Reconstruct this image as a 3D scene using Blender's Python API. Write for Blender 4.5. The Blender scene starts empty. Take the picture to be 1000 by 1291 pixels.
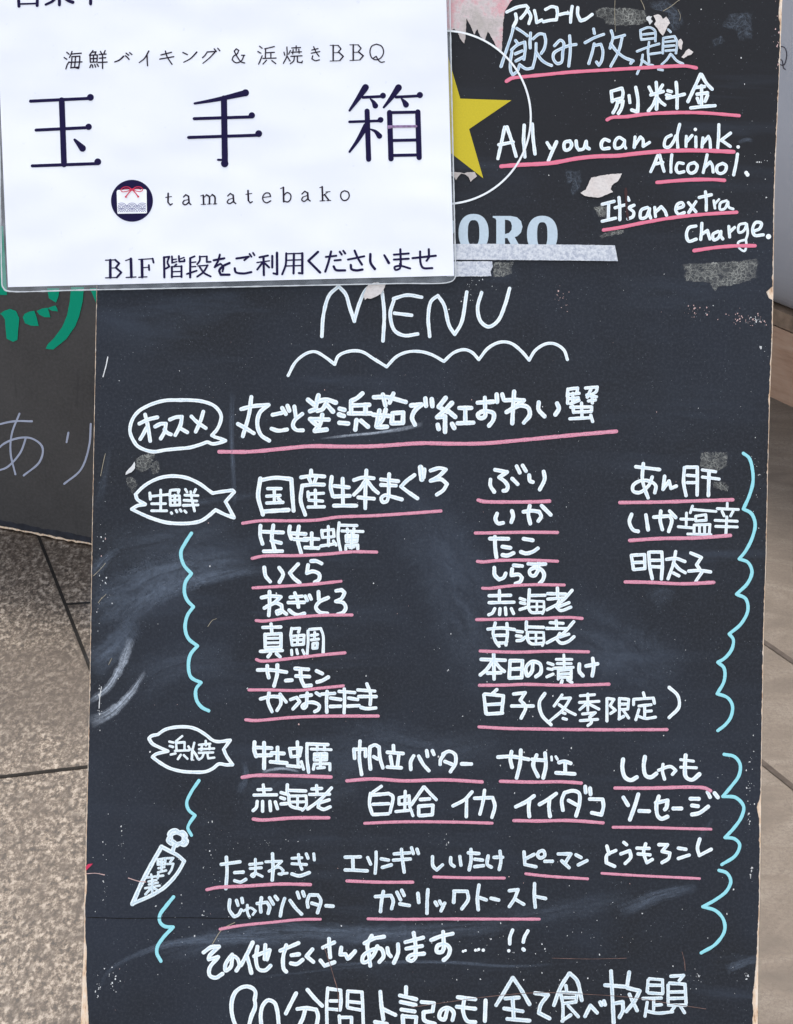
import bpy, math, random
from mathutils import Vector, Matrix, noise as mnoise

# ------------------------------------------------------------------ camera, sky, sun
IW, IH = 1000.0, 1291.0
LEAN = math.radians(25.0)            # the chalkboard leans back
PITCH = math.radians(26.26)          # the camera looks down
ROLL = math.radians(1.2)
FOV = math.radians(36.0)
FPX = (IH / 2) / math.tan(FOV / 2)
DIST = 0.0007 * FPX

BU = Vector((1, 0, 0))
BV = Vector((0, math.sin(LEAN), math.cos(LEAN)))
BN = Vector((0, -math.cos(LEAN), math.sin(LEAN)))
F = Vector((0, math.cos(PITCH), -math.sin(PITCH)))
R0 = Vector((1, 0, 0))
U0 = R0.cross(F)
CR = math.cos(ROLL) * R0 + math.sin(ROLL) * U0
CU = math.cos(ROLL) * U0 - math.sin(ROLL) * R0
CAM = BV * 0.49 - F * DIST

scene = bpy.context.scene
col = scene.collection
cam_data = bpy.data.cameras.new('camera')
cam = bpy.data.objects.new('camera', cam_data)
col.objects.link(cam)
cam.matrix_world = Matrix(((CR.x, CU.x, -F.x, CAM.x), (CR.y, CU.y, -F.y, CAM.y), (CR.z, CU.z, -F.z, CAM.z), (0, 0, 0, 1)))
cam_data.sensor_fit = 'VERTICAL'
cam_data.angle = FOV
cam_data.clip_start = 0.05
cam_data.clip_end = 200
scene.camera = cam

SUN_EL, SUN_AZ = math.radians(66), math.radians(-4)   # azimuth clockwise from +Y: high, beyond the boards
world = bpy.data.worlds.new('World')
scene.world = world
world.use_nodes = True
wn = world.node_tree.nodes
sky = wn.new('ShaderNodeTexSky')
sky.sky_type = 'NISHITA'
sky.sun_disc = False
sky.sun_elevation = SUN_EL
sky.sun_rotation = SUN_AZ
sky.air_density = 1.0
sky.dust_density = 3.0
haze = wn.new('ShaderNodeHueSaturation')          # a thinly veiled sky
haze.inputs['Saturation'].default_value = 0.38
world.node_tree.links.new(sky.outputs[0], haze.inputs['Color'])
world.node_tree.links.new(haze.outputs[0], wn['Background'].inputs[0])
wn['Background'].inputs[1].default_value = 0.15
sd = bpy.data.lights.new('sun', 'SUN')
sd.energy = 1.6
sd.angle = math.radians(9)
sd.color = (1.0, 0.90, 0.78)
sun = bpy.data.objects.new('sun', sd)
col.objects.link(sun)
sdir = Vector((math.sin(SUN_AZ) * math.cos(SUN_EL), math.cos(SUN_AZ) * math.cos(SUN_EL), math.sin(SUN_EL)))
sun.rotation_euler = (-sdir).to_track_quat('-Z', 'Y').to_euler()
sun.location = sdir * 5
vs = scene.view_settings
vs.view_transform = 'Standard'
vs.look = 'None'
vs.exposure = 1.5
vs.gamma = 1.0
vs.use_curve_mapping = False

# ------------------------------------------------------------------ rays, planes
rnd = random.Random(7)

def ray(px, py):
    return (F + CR * ((px - IW / 2) / FPX) - CU * ((py - IH / 2) / FPX)).normalized()

def hit(px, py, origin, normal):
    d = ray(px, py)
    return CAM + d * ((origin - CAM).dot(normal) / d.dot(normal))

def onboard(px, py, h=0.0):
    return hit(px, py, BN * h, BN)

def onfloor(px, py, z=0.0):
    return hit(px, py, Vector((0, 0, z)), Vector((0, 0, 1)))

def sheet_h(px, py):
    """height of the laminated sign over the board: it bows a little"""
    return 0.006 + 0.0012 * math.sin(px / 120.0 + 0.6) + 0.0010 * math.cos(py / 150.0 + px / 310.0)

def onsheet(px, py, h=0.0):
    return onboard(px, py, sheet_h(px, py) + h)

# the chalkboard behind, at the left
A2, B2 = onfloor(0, 665, 0.004), onfloor(115, 687, 0.004)
E2 = (B2 - A2).normalized()
N2h = Vector((E2.y, -E2.x, 0))
if N2h.dot(CAM - A2) < 0:
    N2h = -N2h
L2 = math.radians(6)
V2 = (Vector((0, 0, 1)) * math.cos(L2) - N2h * math.sin(L2)).normalized()
N2 = E2.cross(V2).normalized()
if N2.dot(CAM - A2) < 0:
    N2 = -N2

def onback(px, py, h=0.0):
    return hit(px, py, A2 + N2 * h, N2)

# ------------------------------------------------------------------ materials
def mat(name):
    m = bpy.data.materials.new(name)
    m.use_nodes = True
    nt = m.node_tree
    return m, nt, nt.nodes['Principled BSDF'], nt.links

def N(nt, t, **kw):
    n = nt.nodes.new(t)
    for k, v in kw.items():
        setattr(n, k, v)
    return n

def mapped(nt, src, scale=(1, 1, 1), loc=(0, 0, 0), rot=(0, 0, 0)):
    tc = N(nt, 'ShaderNodeTexCoord')
    mp = N(nt, 'ShaderNodeMapping')
    mp.inputs['Scale'].default_value = scale
    mp.inputs['Location'].default_value = loc
    mp.inputs['Rotation'].default_value = rot
    nt.links.new(tc.outputs[src], mp.inputs[0])
    return mp.outputs[0]

def noise_tex(nt, vec, scale, detail=3, rough=0.55, distort=0):
    n = N(nt, 'ShaderNodeTexNoise')
    n.inputs['Scale'].default_value = scale
    n.inputs['Detail'].default_value = detail
    n.inputs['Roughness'].default_value = rough
    n.inputs['Distortion'].default_value = distort
    nt.links.new(vec, n.inputs['Vector'])
    return n.outputs['Fac']

def ramp(nt, fac, stops):
    r = N(nt, 'ShaderNodeValToRGB')
    el = r.color_ramp.elements
    while len(el) < len(stops):
        el.new(0.5)
    for e, (p, c) in zip(el, stops):
        e.position = p
        e.color = (*c, 1) if len(c) == 3 else c
    nt.links.new(fac, r.inputs[0])
    return r.outputs[0]

def g(v):
    return (v, v, v)

def mix(nt, fac, a, b, mode='MIX'):
    m = N(nt, 'ShaderNodeMix', data_type='RGBA', blend_type=mode)
    for s, v in ((m.inputs['Factor'], fac), (m.inputs['A'], a), (m.inputs['B'], b)):
        if isinstance(v, (int, float)):
            s.default_value = v
        elif isinstance(v, tuple):
            s.default_value = (*v, 1)
        else:
            nt.links.new(v, s)
    return m.outputs['Result']

def math_node(nt, op, a, b=None):
    m = N(nt, 'ShaderNodeMath', operation=op)
    for i, v in enumerate((a, b)):
        if v is None:
            continue
        if isinstance(v, (int, float)):
            m.inputs[i].default_value = v
        else:
            nt.links.new(v, m.inputs[i])
    return m.outputs[0]

def bump(nt, bsdf, height, strength, dist):
    b = N(nt, 'ShaderNodeBump')
    b.inputs['Strength'].default_value = strength
    b.inputs['Distance'].default_value = dist
    nt.links.new(height, b.inputs['Height'])
    nt.links.new(b.outputs[0], bsdf.inputs['Normal'])

def chalk_mat(name, base, thin, lo, hi, board=(0.035, 0.04, 0.055), bare=0.76):
    """liquid chalk: pigment gathers at the rims of a stroke, streaks along it, and is worn through in places"""
    m, nt, b, L = mat(name)
    n1 = noise_tex(nt, mapped(nt, 'UV', (0.35, 3.0, 1)), 1.6, 3)
    sep = N(nt, 'ShaderNodeSeparateXYZ')
    tc = N(nt, 'ShaderNodeTexCoord')
    L.new(tc.outputs['UV'], sep.inputs[0])
    vv = math_node(nt, 'MULTIPLY', math_node(nt, 'ABSOLUTE', math_node(nt, 'SUBTRACT', sep.outputs[1], 0.5)), 2.0)
    rim = math_node(nt, 'ADD', vv, math_node(nt, 'MULTIPLY', math_node(nt, 'SUBTRACT', n1, 0.5), 2.6))
    c = mix(nt, ramp(nt, rim, [(lo, g(1)), (hi, g(0))]), base, thin)
    n2 = noise_tex(nt, mapped(nt, 'UV', (1.6, 2.2, 1), (7, 3, 0)), 2.6, 4, 0.7)
    n3 = noise_tex(nt, mapped(nt, 'Object'), 900, 3, 0.7)
    worn = math_node(nt, 'ADD', n2, math_node(nt, 'MULTIPLY', math_node(nt, 'SUBTRACT', n3, 0.5), 0.35))
    c = mix(nt, ramp(nt, worn, [(bare - 0.13, g(0)), (bare, g(0.75))]), c, board)
    L.new(c, b.inputs['Base Color'])
    b.inputs['Roughness'].default_value = 0.8
    b.inputs['Specular IOR Level'].default_value = 0.12
    return m

M_white = chalk_mat('white_chalk_ink', (0.92, 0.965, 0.96), (0.66, 0.79, 0.85), 0.0, 0.5, bare=0.71)
M_thin = chalk_mat('thin_white_chalk_ink', (0.86, 0.93, 0.93), (0.58, 0.71, 0.77), 0.0, 0.65, bare=0.69)
M_blue = chalk_mat('bluish_chalk_ink', (0.76, 0.85, 0.88), (0.42, 0.55, 0.68), 0.10, 0.85, bare=0.78)
M_rose = chalk_mat('rose_chalk_ink', (0.81, 0.198, 0.288), (0.774, 0.243, 0.342), 0.10, 0.6, bare=0.76)
M_pink = chalk_mat('pale_pink_chalk_ink', (0.738, 0.288, 0.378), (0.756, 0.36, 0.45), 0.10, 0.6, bare=0.67)
M_cyan = chalk_mat('pale_cyan_chalk_ink', (0.306, 0.72, 0.765), (0.36, 0.738, 0.783), 0.10, 0.6, bare=0.74)
M_lav = chalk_mat('lavender_chalk_ink', (0.45, 0.486, 0.594), (0.342, 0.378, 0.486), 0.10, 0.6, bare=0.8)
M_green = chalk_mat('green_paint_ink', (0.0036, 0.306, 0.18), (0.0036, 0.36, 0.225), 0.10, 0.6, bare=0.95)

def plain(name, c, rough=0.6, spec=0.3, var=0.08, scale=60, src='Object'):
    m, nt, b, L = mat(name)
    n = noise_tex(nt, mapped(nt, src), scale, 4)
    lo = tuple(x * (1 - var) for x in c)
    hi = tuple(min(1, x * (1 + var)) for x in c)
    L.new(ramp(nt, n, [(0.3, lo), (0.7, hi)]), b.inputs['Base Color'])
    b.inputs['Roughness'].default_value = rough
    b.inputs['Specular IOR Level'].default_value = spec
    return m

M_print = plain('navy_print', (0.010, 0.006, 0.045), 0.6, 0.12)
M_print_black = plain('dark_brown_print', (0.016, 0.008, 0.020), 0.6, 0.12)
M_scuff = plain('scuffed_navy_print', (0.26, 0.17, 0.29), 0.6, 0.1, 0.5, 300)
M_red = plain('red_print', (0.65, 0.03, 0.08), 0.4)
M_star = plain('mustard_print', (0.5904, 0.4674, 0.0164), 0.5, 0.3, 0.05, 900)
M_ring = plain('white_print', (0.88, 0.90, 0.90), 0.8, 0.1)
M_pale = plain('pale_blue_print', (0.516, 0.6106, 0.6708), 0.55, 0.3, 0.05, 400)
M_emblem = plain('emblem_white_print', (0.92, 0.92, 0.94), 0.4)
M_wave = plain('emblem_wave_print', (0.13, 0.13, 0.30), 0.4)

# painted plywood of the menu board
M_board, nt, b, L = mat('black_board_paint')
v0 = mapped(nt, 'Object')
n_big = noise_tex(nt, v0, 3.2, 4, 0.6)
n_fine = noise_tex(nt, v0, 420, 4, 0.75)
n_mid = noise_tex(nt, mapped(nt, 'Object', (1, 1, 1), (3, 1, 0)), 9, 7, 0.72)
c = ramp(nt, n_big, [(0.34, (0.01049, 0.01091, 0.01319)), (0.50, (0.01282, 0.01534, 0.02214)), (0.66, (0.01749, 0.02221, 0.03406))])
c = mix(nt, ramp(nt, n_mid, [(0.46, g(0)), (0.72, g(0.40))]), c, (0.03109, 0.03797, 0.05108))
c = mix(nt, ramp(nt, n_fine, [(0.46, g(0)), (0.70, g(0.5))]), c, (0.04663, 0.05332, 0.06556))
sepb = N(nt, 'ShaderNodeSeparateXYZ')
L.new(v0, sepb.inputs[0])
c = mix(nt, ramp(nt, sepb.outputs[1], [(0.70, g(0)), (0.82, g(0.8))]), c, (0.009715, 0.009045, 0.01004))      # the printed black at the top
# wiped chalk: long faint streaks
st = noise_tex(nt, mapped(nt, 'Object', (1.0, 7, 1), (0, 0, 0), (0, 0, math.radians(24))), 5, 5, 0.6, 0.4)
gate = noise_tex(nt, mapped(nt, 'Object', (1, 1, 1), (9, 4, 0)), 5, 2)
stm = math_node(nt, 'MULTIPLY', ramp(nt, st, [(0.50, g(0)), (0.75, g(1))]), ramp(nt, gate, [(0.45, g(0)), (0.68, g(0.55))]))
c = mix(nt, stm, c, (0.05829, 0.07432, 0.1039))
# tiny pale flecks
fl = N(nt, 'ShaderNodeTexVoronoi')
fl.inputs['Scale'].default_value = 330
L.new(v0, fl.inputs['Vector'])
flm = math_node(nt, 'MULTIPLY', ramp(nt, fl.outputs['Distance'], [(0.05, g(1)), (0.16, g(0))]),
                ramp(nt, noise_tex(nt, mapped(nt, 'Object', (1, 1, 1), (5, 5, 5)), 75, 2), [(0.50, g(0)), (0.62, g(0.55))]))
c = mix(nt, flm, c, (0.2176, 0.2424, 0.2724))
L.new(c, b.inputs['Base Color'])
L.new(ramp(nt, n_mid, [(0.3, g(0.42)), (0.7, g(0.62))]), b.inputs['Roughness'])
b.inputs['Specular IOR Level'].default_value = 0.26


M_wood, nt, b, L = mat('raw_plywood')
n = noise_tex(nt, mapped(nt, 'Object', (40, 12, 40)), 8, 4, 0.7)
L.new(ramp(nt, n, [(0.3, (0.50, 0.28, 0.16)), (0.45, (0.85, 0.62, 0.42)), (0.7, (0.92, 0.82, 0.70))]), b.inputs['Base Color'])
b.inputs['Roughness'].default_value = 0.85
bump(nt, b, n, 0.5, 0.002)

M_board2, nt, b, L = mat('grey_board_paint')
v0 = mapped(nt, 'Object')
n_big = noise_tex(nt, v0, 7, 6, 0.65)
n_fine = noise_tex(nt, v0, 240, 4, 0.65)
c = ramp(nt, n_big, [(0.3, (0.0368, 0.0344, 0.0336)), (0.7, (0.064, 0.0608, 0.0592))])
c = mix(nt, ramp(nt, n_fine, [(0.4, g(0)), (0.75, g(0.35))]), c, (0.104, 0.1, 0.096))
n_v = noise_tex(nt, mapped(nt, 'Object', (30, 3, 1)), 2.2, 3)
c = mix(nt, ramp(nt, n_v, [(0.62, g(0)), (0.72, g(0.4))]), c, (0.0224, 0.0216, 0.024))
L.new(c, b.inputs['Base Color'])
b.inputs['Roughness'].default_value = 0.5
b.inputs['Specular IOR Level'].default_value = 0.35
M_darkwood = plain('dark_stained_wood', (0.055, 0.036, 0.026), 0.7, 0.2, 0.4, 30)

# laminated paper and its clear sleeve
M_paper, nt, b, L = mat('laminated_white_paper')
n = noise_tex(nt, mapped(nt, 'Object'), 14, 4)
n2 = noise_tex(nt, mapped(nt, 'Object', (1, 1, 1), (2, 2, 2)), 160, 3)
c = ramp(nt, n, [(0.3, (0.85, 0.86, 0.905)), (0.7, (0.89, 0.895, 0.93))])
c = mix(nt, ramp(nt, n2, [(0.68, g(0)), (0.8, g(0.25))]), c, (0.55, 0.58, 0.68))
L.new(c, b.inputs['Base Color'])
b.inputs['Roughness'].default_value = 0.55
b.inputs['Coat Weight'].default_value = 0.5
b.inputs['Coat Roughness'].default_value = 0.18
bump(nt, b, noise_tex(nt, mapped(nt, 'Object', (1, 1.6, 1)), 6, 2), 0.35, 0.012)

M_sleeve, nt, b, L = mat('clear_lamination_film')
tr = N(nt, 'ShaderNodeBsdfTransparent')
tr.inputs[0].default_value = (0.93, 0.95, 0.95, 1)
mx = N(nt, 'ShaderNodeMixShader')
b.inputs['Base Color'].default_value = (0.62, 0.66, 0.70, 1)
b.inputs['Roughness'].default_value = 0.16
n = noise_tex(nt, mapped(nt, 'Object', (5, 5, 5)), 9, 3)
L.new(ramp(nt, n, [(0.35, g(0.14)), (0.7, g(0.32))]), mx.inputs[0])
L.new(tr.outputs[0], mx.inputs[1])
L.new(b.outputs[0], mx.inputs[2])
L.new(mx.outputs[0], nt.nodes['Material Output'].inputs[0])
M_rim, nt, b, L = mat('film_edge')
b.inputs['Base Color'].default_value = (0.55, 0.57, 0.58, 1)
b.inputs['Roughness'].default_value = 0.2

# masking tape, torn paper, glue left behind, wiped chalk
M_tape, nt, b, L = mat('white_paper_tape')
v0 = mapped(nt, 'Object')
n = noise_tex(nt, v0, 330, 4, 0.7)
L.new(ramp(nt, n, [(0.38, (0.4232, 0.4508, 0.5152)), (0.55, (0.644, 0.6624, 0.69)), (0.7, (0.736, 0.7452, 0.7544))]), b.inputs['Base Color'])
b.inputs['Roughness'].default_value = 0.7
bump(nt, b, n, 0.3, 0.001)

def torn(name, stops, scale):
    m, nt, b, L = mat(name)
    n = noise_tex(nt, mapped(nt, 'Object', (1, 1, 1), (scale, 1, 2)), scale, 5, 0.7)
    n2 = noise_tex(nt, mapped(nt, 'Object'), 420, 3, 0.7)
    c = ramp(nt, n, stops)
    c = mix(nt, ramp(nt, n2, [(0.45, g(0)), (0.7, g(0.35))]), c, (0.42, 0.38, 0.36))
    L.new(c, b.inputs['Base Color'])
    b.inputs['Roughness'].default_value = 0.9
    b.inputs['Specular IOR Level'].default_value = 0.1
    bump(nt, b, n2, 0.4, 0.001)
    return m
M_torn_pink = torn('torn_pink_paper', [(0.36, (0.4928, 0.44, 0.4048)), (0.5, (0.6336, 0.5456, 0.528)), (0.60, (0.704, 0.3696, 0.3872)), (0.7, (0.6512, 0.5456, 0.528))], 38)
M_torn_pale = torn('torn_pale_paper', [(0.3, (0.7216, 0.6336, 0.5808)), (0.6, (0.7568, 0.704, 0.66)), (0.75, (0.704, 0.5456, 0.5104))], 45)
M_scrap_red = plain('red_fleck', (0.62, 0.04, 0.10), 0.7)

def veil(name, color, top, scale, edge):
    """dry film on the board: fibres and grains with the board showing between"""
    m, nt, b, L = mat(name)
    tr = N(nt, 'ShaderNodeBsdfTransparent')
    mx = N(nt, 'ShaderNodeMixShader')
    v0 = mapped(nt, 'Object')
    wob = N(nt, 'ShaderNodeTexNoise')
    wob.inputs['Scale'].default_value = 90
    L.new(v0, wob.inputs['Vector'])
    add = N(nt, 'ShaderNodeVectorMath', operation='MULTIPLY_ADD')
    L.new(wob.outputs['Color'], add.inputs[0])
    add.inputs[1].default_value = (0.012, 0.012, 0.012)
    L.new(v0, add.inputs[2])
    vo = N(nt, 'ShaderNodeTexVoronoi', feature='DISTANCE_TO_EDGE')
    vo.inputs['Scale'].default_value = scale
    L.new(add.outputs[0], vo.inputs['Vector'])
    n = noise_tex(nt, v0, 420, 4, 0.75)
    n2 = noise_tex(nt, mapped(nt, 'Object', (1, 1, 1), (4, 4, 4)), 60, 4, 0.65)
    a = math_node(nt, 'MAXIMUM', ramp(nt, vo.outputs['Distance'], [(0.02, g(0.9)), (0.10, g(0))]), ramp(nt, n, [(0.42, g(0.12)), (0.70, g(0.75))]))
    at = N(nt, 'ShaderNodeAttribute', attribute_name='fade')
    a = math_node(nt, 'MULTIPLY', a, ramp(nt, n2, [(0.32, g(0.15)), (0.62, g(top))]))
    a = math_node(nt, 'MULTIPLY', a, ramp(nt, math_node(nt, 'ADD', at.outputs['Fac'], math_node(nt, 'MULTIPLY', math_node(nt, 'SUBTRACT', n2, 0.5), 0.8)), [(0.0, g(0)), (edge, g(1))]))
    L.new(a, mx.inputs[0])
    b.inputs['Base Color'].default_value = (*color, 1)
    b.inputs['Roughness'].default_value = 0.9
    b.inputs['Specular IOR Level'].default_value = 0.1
    L.new(tr.outputs[0], mx.inputs[1])
    L.new(b.outputs[0], mx.inputs[2])
    L.new(mx.outputs[0], nt.nodes['Material Output'].inputs[0])
    return m
M_glue = veil('dried_glue', (0.3744, 0.3744, 0.3384), 0.95, 230, 0.22)
M_glue_blue = veil('bluish_glue_film', (0.21, 0.252, 0.308), 0.42, 130, 0.9)

def smear_mat(name, strength, color=(0.36, 0.44, 0.56)):
    m, nt, b, L = mat(name)
    tr = N(nt, 'ShaderNodeBsdfTransparent')
    mx = N(nt, 'ShaderNodeMixShader')
    n = noise_tex(nt, mapped(nt, 'UV', (0.16, 4.5, 1)), 1.5, 6, 0.68, 0.8)
    sep = N(nt, 'ShaderNodeSeparateXYZ')
    tc = N(nt, 'ShaderNodeTexCoord')
    L.new(tc.outputs['UV'], sep.inputs[0])
    at = N(nt, 'ShaderNodeAttribute', attribute_name='fade')
    vv = math_node(nt, 'ABSOLUTE', math_node(nt, 'SUBTRACT', sep.outputs[1], 0.5))
    fall = ramp(nt, vv, [(0.0, g(1)), (0.25, g(0.65)), (0.48, g(0))])
    a = math_node(nt, 'MULTIPLY', ramp(nt, n, [(0.34, g(0.12)), (0.74, g(1))]), fall)
    a = math_node(nt, 'MULTIPLY', a, ramp(nt, noise_tex(nt, mapped(nt, 'Object'), 300, 4, 0.7), [(0.35, g(0.45)), (0.65, g(1))]))
    a = math_node(nt, 'MULTIPLY', a, at.outputs['Fac'])
    a = math_node(nt, 'MULTIPLY', a, strength)
    L.new(a, mx.inputs[0])
    b.inputs['Base Color'].default_value = (*color, 1)
    b.inputs['Roughness'].default_value = 0.9
    b.inputs['Specular IOR Level'].default_value = 0.1
    L.new(tr.outputs[0], mx.inputs[1])
    L.new(b.outputs[0], mx.inputs[2])
    L.new(mx.outputs[0], nt.nodes['Material Output'].inputs[0])
    return m
M_smear_hi = smear_mat('wiped_chalk_dense', 1.5, (0.60, 0.66, 0.74))
M_smear_mid = smear_mat('wiped_chalk', 0.40)
M_smear_lo = smear_mat('wiped_chalk_faint', 0.15)
M_fleck = plain('pale_fleck', (0.72, 0.72, 0.70), 0.9)
M_fleck_pink = plain('pink_fleck', (0.68, 0.46, 0.42), 0.9)
M_scratch = plain('brown_scratch', (0.20, 0.12, 0.10), 0.8, 0.3, 0.5, 90)
M_fibre = plain('straw_fibre', (0.36, 0.31, 0.22), 0.8)

# stone
M_granite, nt, b, L = mat('speckled_granite')
n1 = noise_tex(nt, mapped(nt, 'Object', (1, 0.62, 1)), 150, 5, 0.72)
n2 = noise_tex(nt, mapped(nt, 'Object', (1, 0.62, 1), (4, 2, 0)), 66, 4, 0.65)
n3 = noise_tex(nt, mapped(nt, 'Object', (1.3, 0.9, 1), (1.3, 0.4, 0)), 3.6, 5, 0.62)
n4 = noise_tex(nt, mapped(nt, 'Object', (1, 0.62, 1), (8, 1, 0)), 330, 3, 0.7)
nm = math_node(nt, 'ADD', math_node(nt, 'MULTIPLY', n1, 0.72), math_node(nt, 'MULTIPLY', n4, 0.28))
c = ramp(nt, nm, [(0.41, (0.006985, 0.004507, 0.00327)), (0.46, (0.04075, 0.0293, 0.02016)), (0.51, (0.1047, 0.08282, 0.06321)), (0.575, (0.2445, 0.2141, 0.1798))])
c = mix(nt, ramp(nt, n2, [(0.38, g(0.7)), (0.55, g(0))]), c, (0.02445, 0.01634, 0.0109))
c = mix(nt, ramp(nt, n3, [(0.45, g(0)), (0.62, g(0.5))]), c, (0.03609, 0.02366, 0.01525))
# a darker brown patch with a ragged rim around one point
BROWN_PATCH = onfloor(38, 868)
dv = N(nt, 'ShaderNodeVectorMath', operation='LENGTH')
L.new(mapped(nt, 'Object', (4.6, 6.0, 0), (-BROWN_PATCH.x * 4.6, -BROWN_PATCH.y * 6.0, 0)), dv.inputs[0])
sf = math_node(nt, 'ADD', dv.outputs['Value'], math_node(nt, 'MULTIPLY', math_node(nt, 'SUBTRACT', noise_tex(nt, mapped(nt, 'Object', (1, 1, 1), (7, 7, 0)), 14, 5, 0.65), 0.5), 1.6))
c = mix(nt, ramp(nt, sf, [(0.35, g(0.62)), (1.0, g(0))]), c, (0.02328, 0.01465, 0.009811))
L.new(c, b.inputs['Base Color'])
b.inputs['Roughness'].default_value = 0.62
bump(nt, b, n1, 0.3, 0.002)
M_joint = plain("tile_joint", (0.014, 0.013, 0.012), 0.9, 0.1, 0.3, 90)

M_paving, nt, b, L = mat('tan_paving_stone')
n1 = noise_tex(nt, mapped(nt, 'Object', (1, 2.2, 1), (0, 0, 0), (0, 0, 0.5)), 9, 6, 0.62, 0.9)
n2 = noise_tex(nt, mapped(nt, 'Object'), 240, 5, 0.75)
c = ramp(nt, n1, [(0.28, (0.0476, 0.03584, 0.02632)), (0.5, (0.084, 0.06608, 0.0504)), (0.72, (0.1288, 0.1092, 0.0896))])
c = mix(nt, ramp(nt, n2, [(0.40, g(0.65)), (0.56, g(0))]), c, (0.056, 0.042, 0.0308))
vein = N(nt, 'ShaderNodeTexVoronoi', feature='DISTANCE_TO_EDGE')
vein.inputs['Scale'].default_value = 13
wv = N(nt, 'ShaderNodeTexNoise')
wv.inputs['Scale'].default_value = 12
wv.inputs['Detail'].default_value = 5
L.new(mapped(nt, 'Object'), wv.inputs['Vector'])
L.new(wv.outputs['Color'], vein.inputs['Vector'])
c = mix(nt, ramp(nt, vein.outputs['Distance'], [(0.0, g(0.6)), (0.035, g(0))]), c, (0.042, 0.0308, 0.0224))
L.new(c, b.inputs['Base Color'])
b.inputs['Roughness'].default_value = 0.6
bump(nt, b, n2, 0.2, 0.002)
M_joint2 = plain('pale_joint', (0.055, 0.046, 0.04), 0.9, 0.1, 0.3, 60)

M_block, nt, b, L = mat('brown_stone_base')
n1 = noise_tex(nt, mapped(nt, 'Object', (2, 2, 14)), 6, 5, 0.6)
L.new(ramp(nt, n1, [(0.3, (0.2125, 0.1275, 0.0833)), (0.5, (0.2805, 0.1827, 0.1258)), (0.7, (0.3145, 0.221, 0.1615))]), b.inputs['Base Color'])
b.inputs['Roughness'].default_value = 0.6
M_block_dark = plain('weathered_stone_ledge', (0.15, 0.11, 0.08), 0.8, 0.2, 0.6, 22)
M_wall, nt, b, L = mat('satin_grey_panel')
n1 = noise_tex(nt, mapped(nt, 'Object'), 5, 3)
L.new(ramp(nt, n1, [(0.3, (0.2952, 0.3157, 0.3608)), (0.7, (0.328, 0.3485, 0.3936))]), b.inputs['Base Color'])
b.inputs['Roughness'].default_value = 0.4

# ------------------------------------------------------------------ object helpers
def tag(o, label=None, cat=None, group=None, kind=None):
    for k, v in (('label', label), ('category', cat), ('group', group), ('kind', kind)):
        if v:
            o[k] = v
    return o

def empty(name, frame, label, cat, group=None):
    o = bpy.data.objects.new(name, None)
    o.empty_display_size = 0.05
    col.objects.link(o)
    o.matrix_world = frame
    tag(o, label, cat, group)
    return o

def frame(origin, u, v, n):
    return Matrix(((u.x, v.x, n.x, origin.x), (u.y, v.y, n.y, origin.y), (u.z, v.z, n.z, origin.z), (0, 0, 0, 1)))

def world_matrix(o):
    m = o.matrix_basis.copy()
    while o.parent:
        o = o.parent
        m = o.matrix_basis @ m
    return m

class MB:
    def __init__(self):
        self.v, self.f, self.uv, self.mi, self.fade = [], [], [], [], []

    def add(self, verts, faces, uvs=None, mi=0, fade=None):
        o = len(self.v)
        self.v += verts
        self.uv += uvs if uvs else [(0.0, 0.0)] * len(verts)
        self.fade += fade if fade else [1.0] * len(verts)
        self.f += [tuple(i + o for i in f) for f in faces]
        self.mi += [mi] * len(faces)

    def build(self, name, mats, parent=None, smooth=False, origin=None):
        """verts are world points; they are stored in the parent's frame (or round an origin)"""
        me = bpy.data.meshes.new(name)
        fm = world_matrix(parent) if parent else Matrix.Translation(origin if origin else Vector((0, 0, 0)))
        inv = fm.inverted()
        me.from_pydata([inv @ p for p in self.v], [], self.f)
        for m in (mats if isinstance(mats, (list, tuple)) else [mats]):
            me.materials.append(m)
        uvl = me.uv_layers.new(name='UVMap')
        for lp in me.loops:
            uvl.data[lp.index].uv = self.uv[lp.vertex_index]
        at = me.attributes.new('fade', 'FLOAT', 'POINT')
        at.data.foreach_set('value', self.fade)
        for p, mi in zip(me.polygons, self.mi):
            p.material_index = mi
            p.use_smooth = smooth
        me.update()
        o = bpy.data.objects.new(name, me)
        col.objects.link(o)
        if parent:
            o.parent = parent
        else:
            o.matrix_world = fm
        return o

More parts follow.
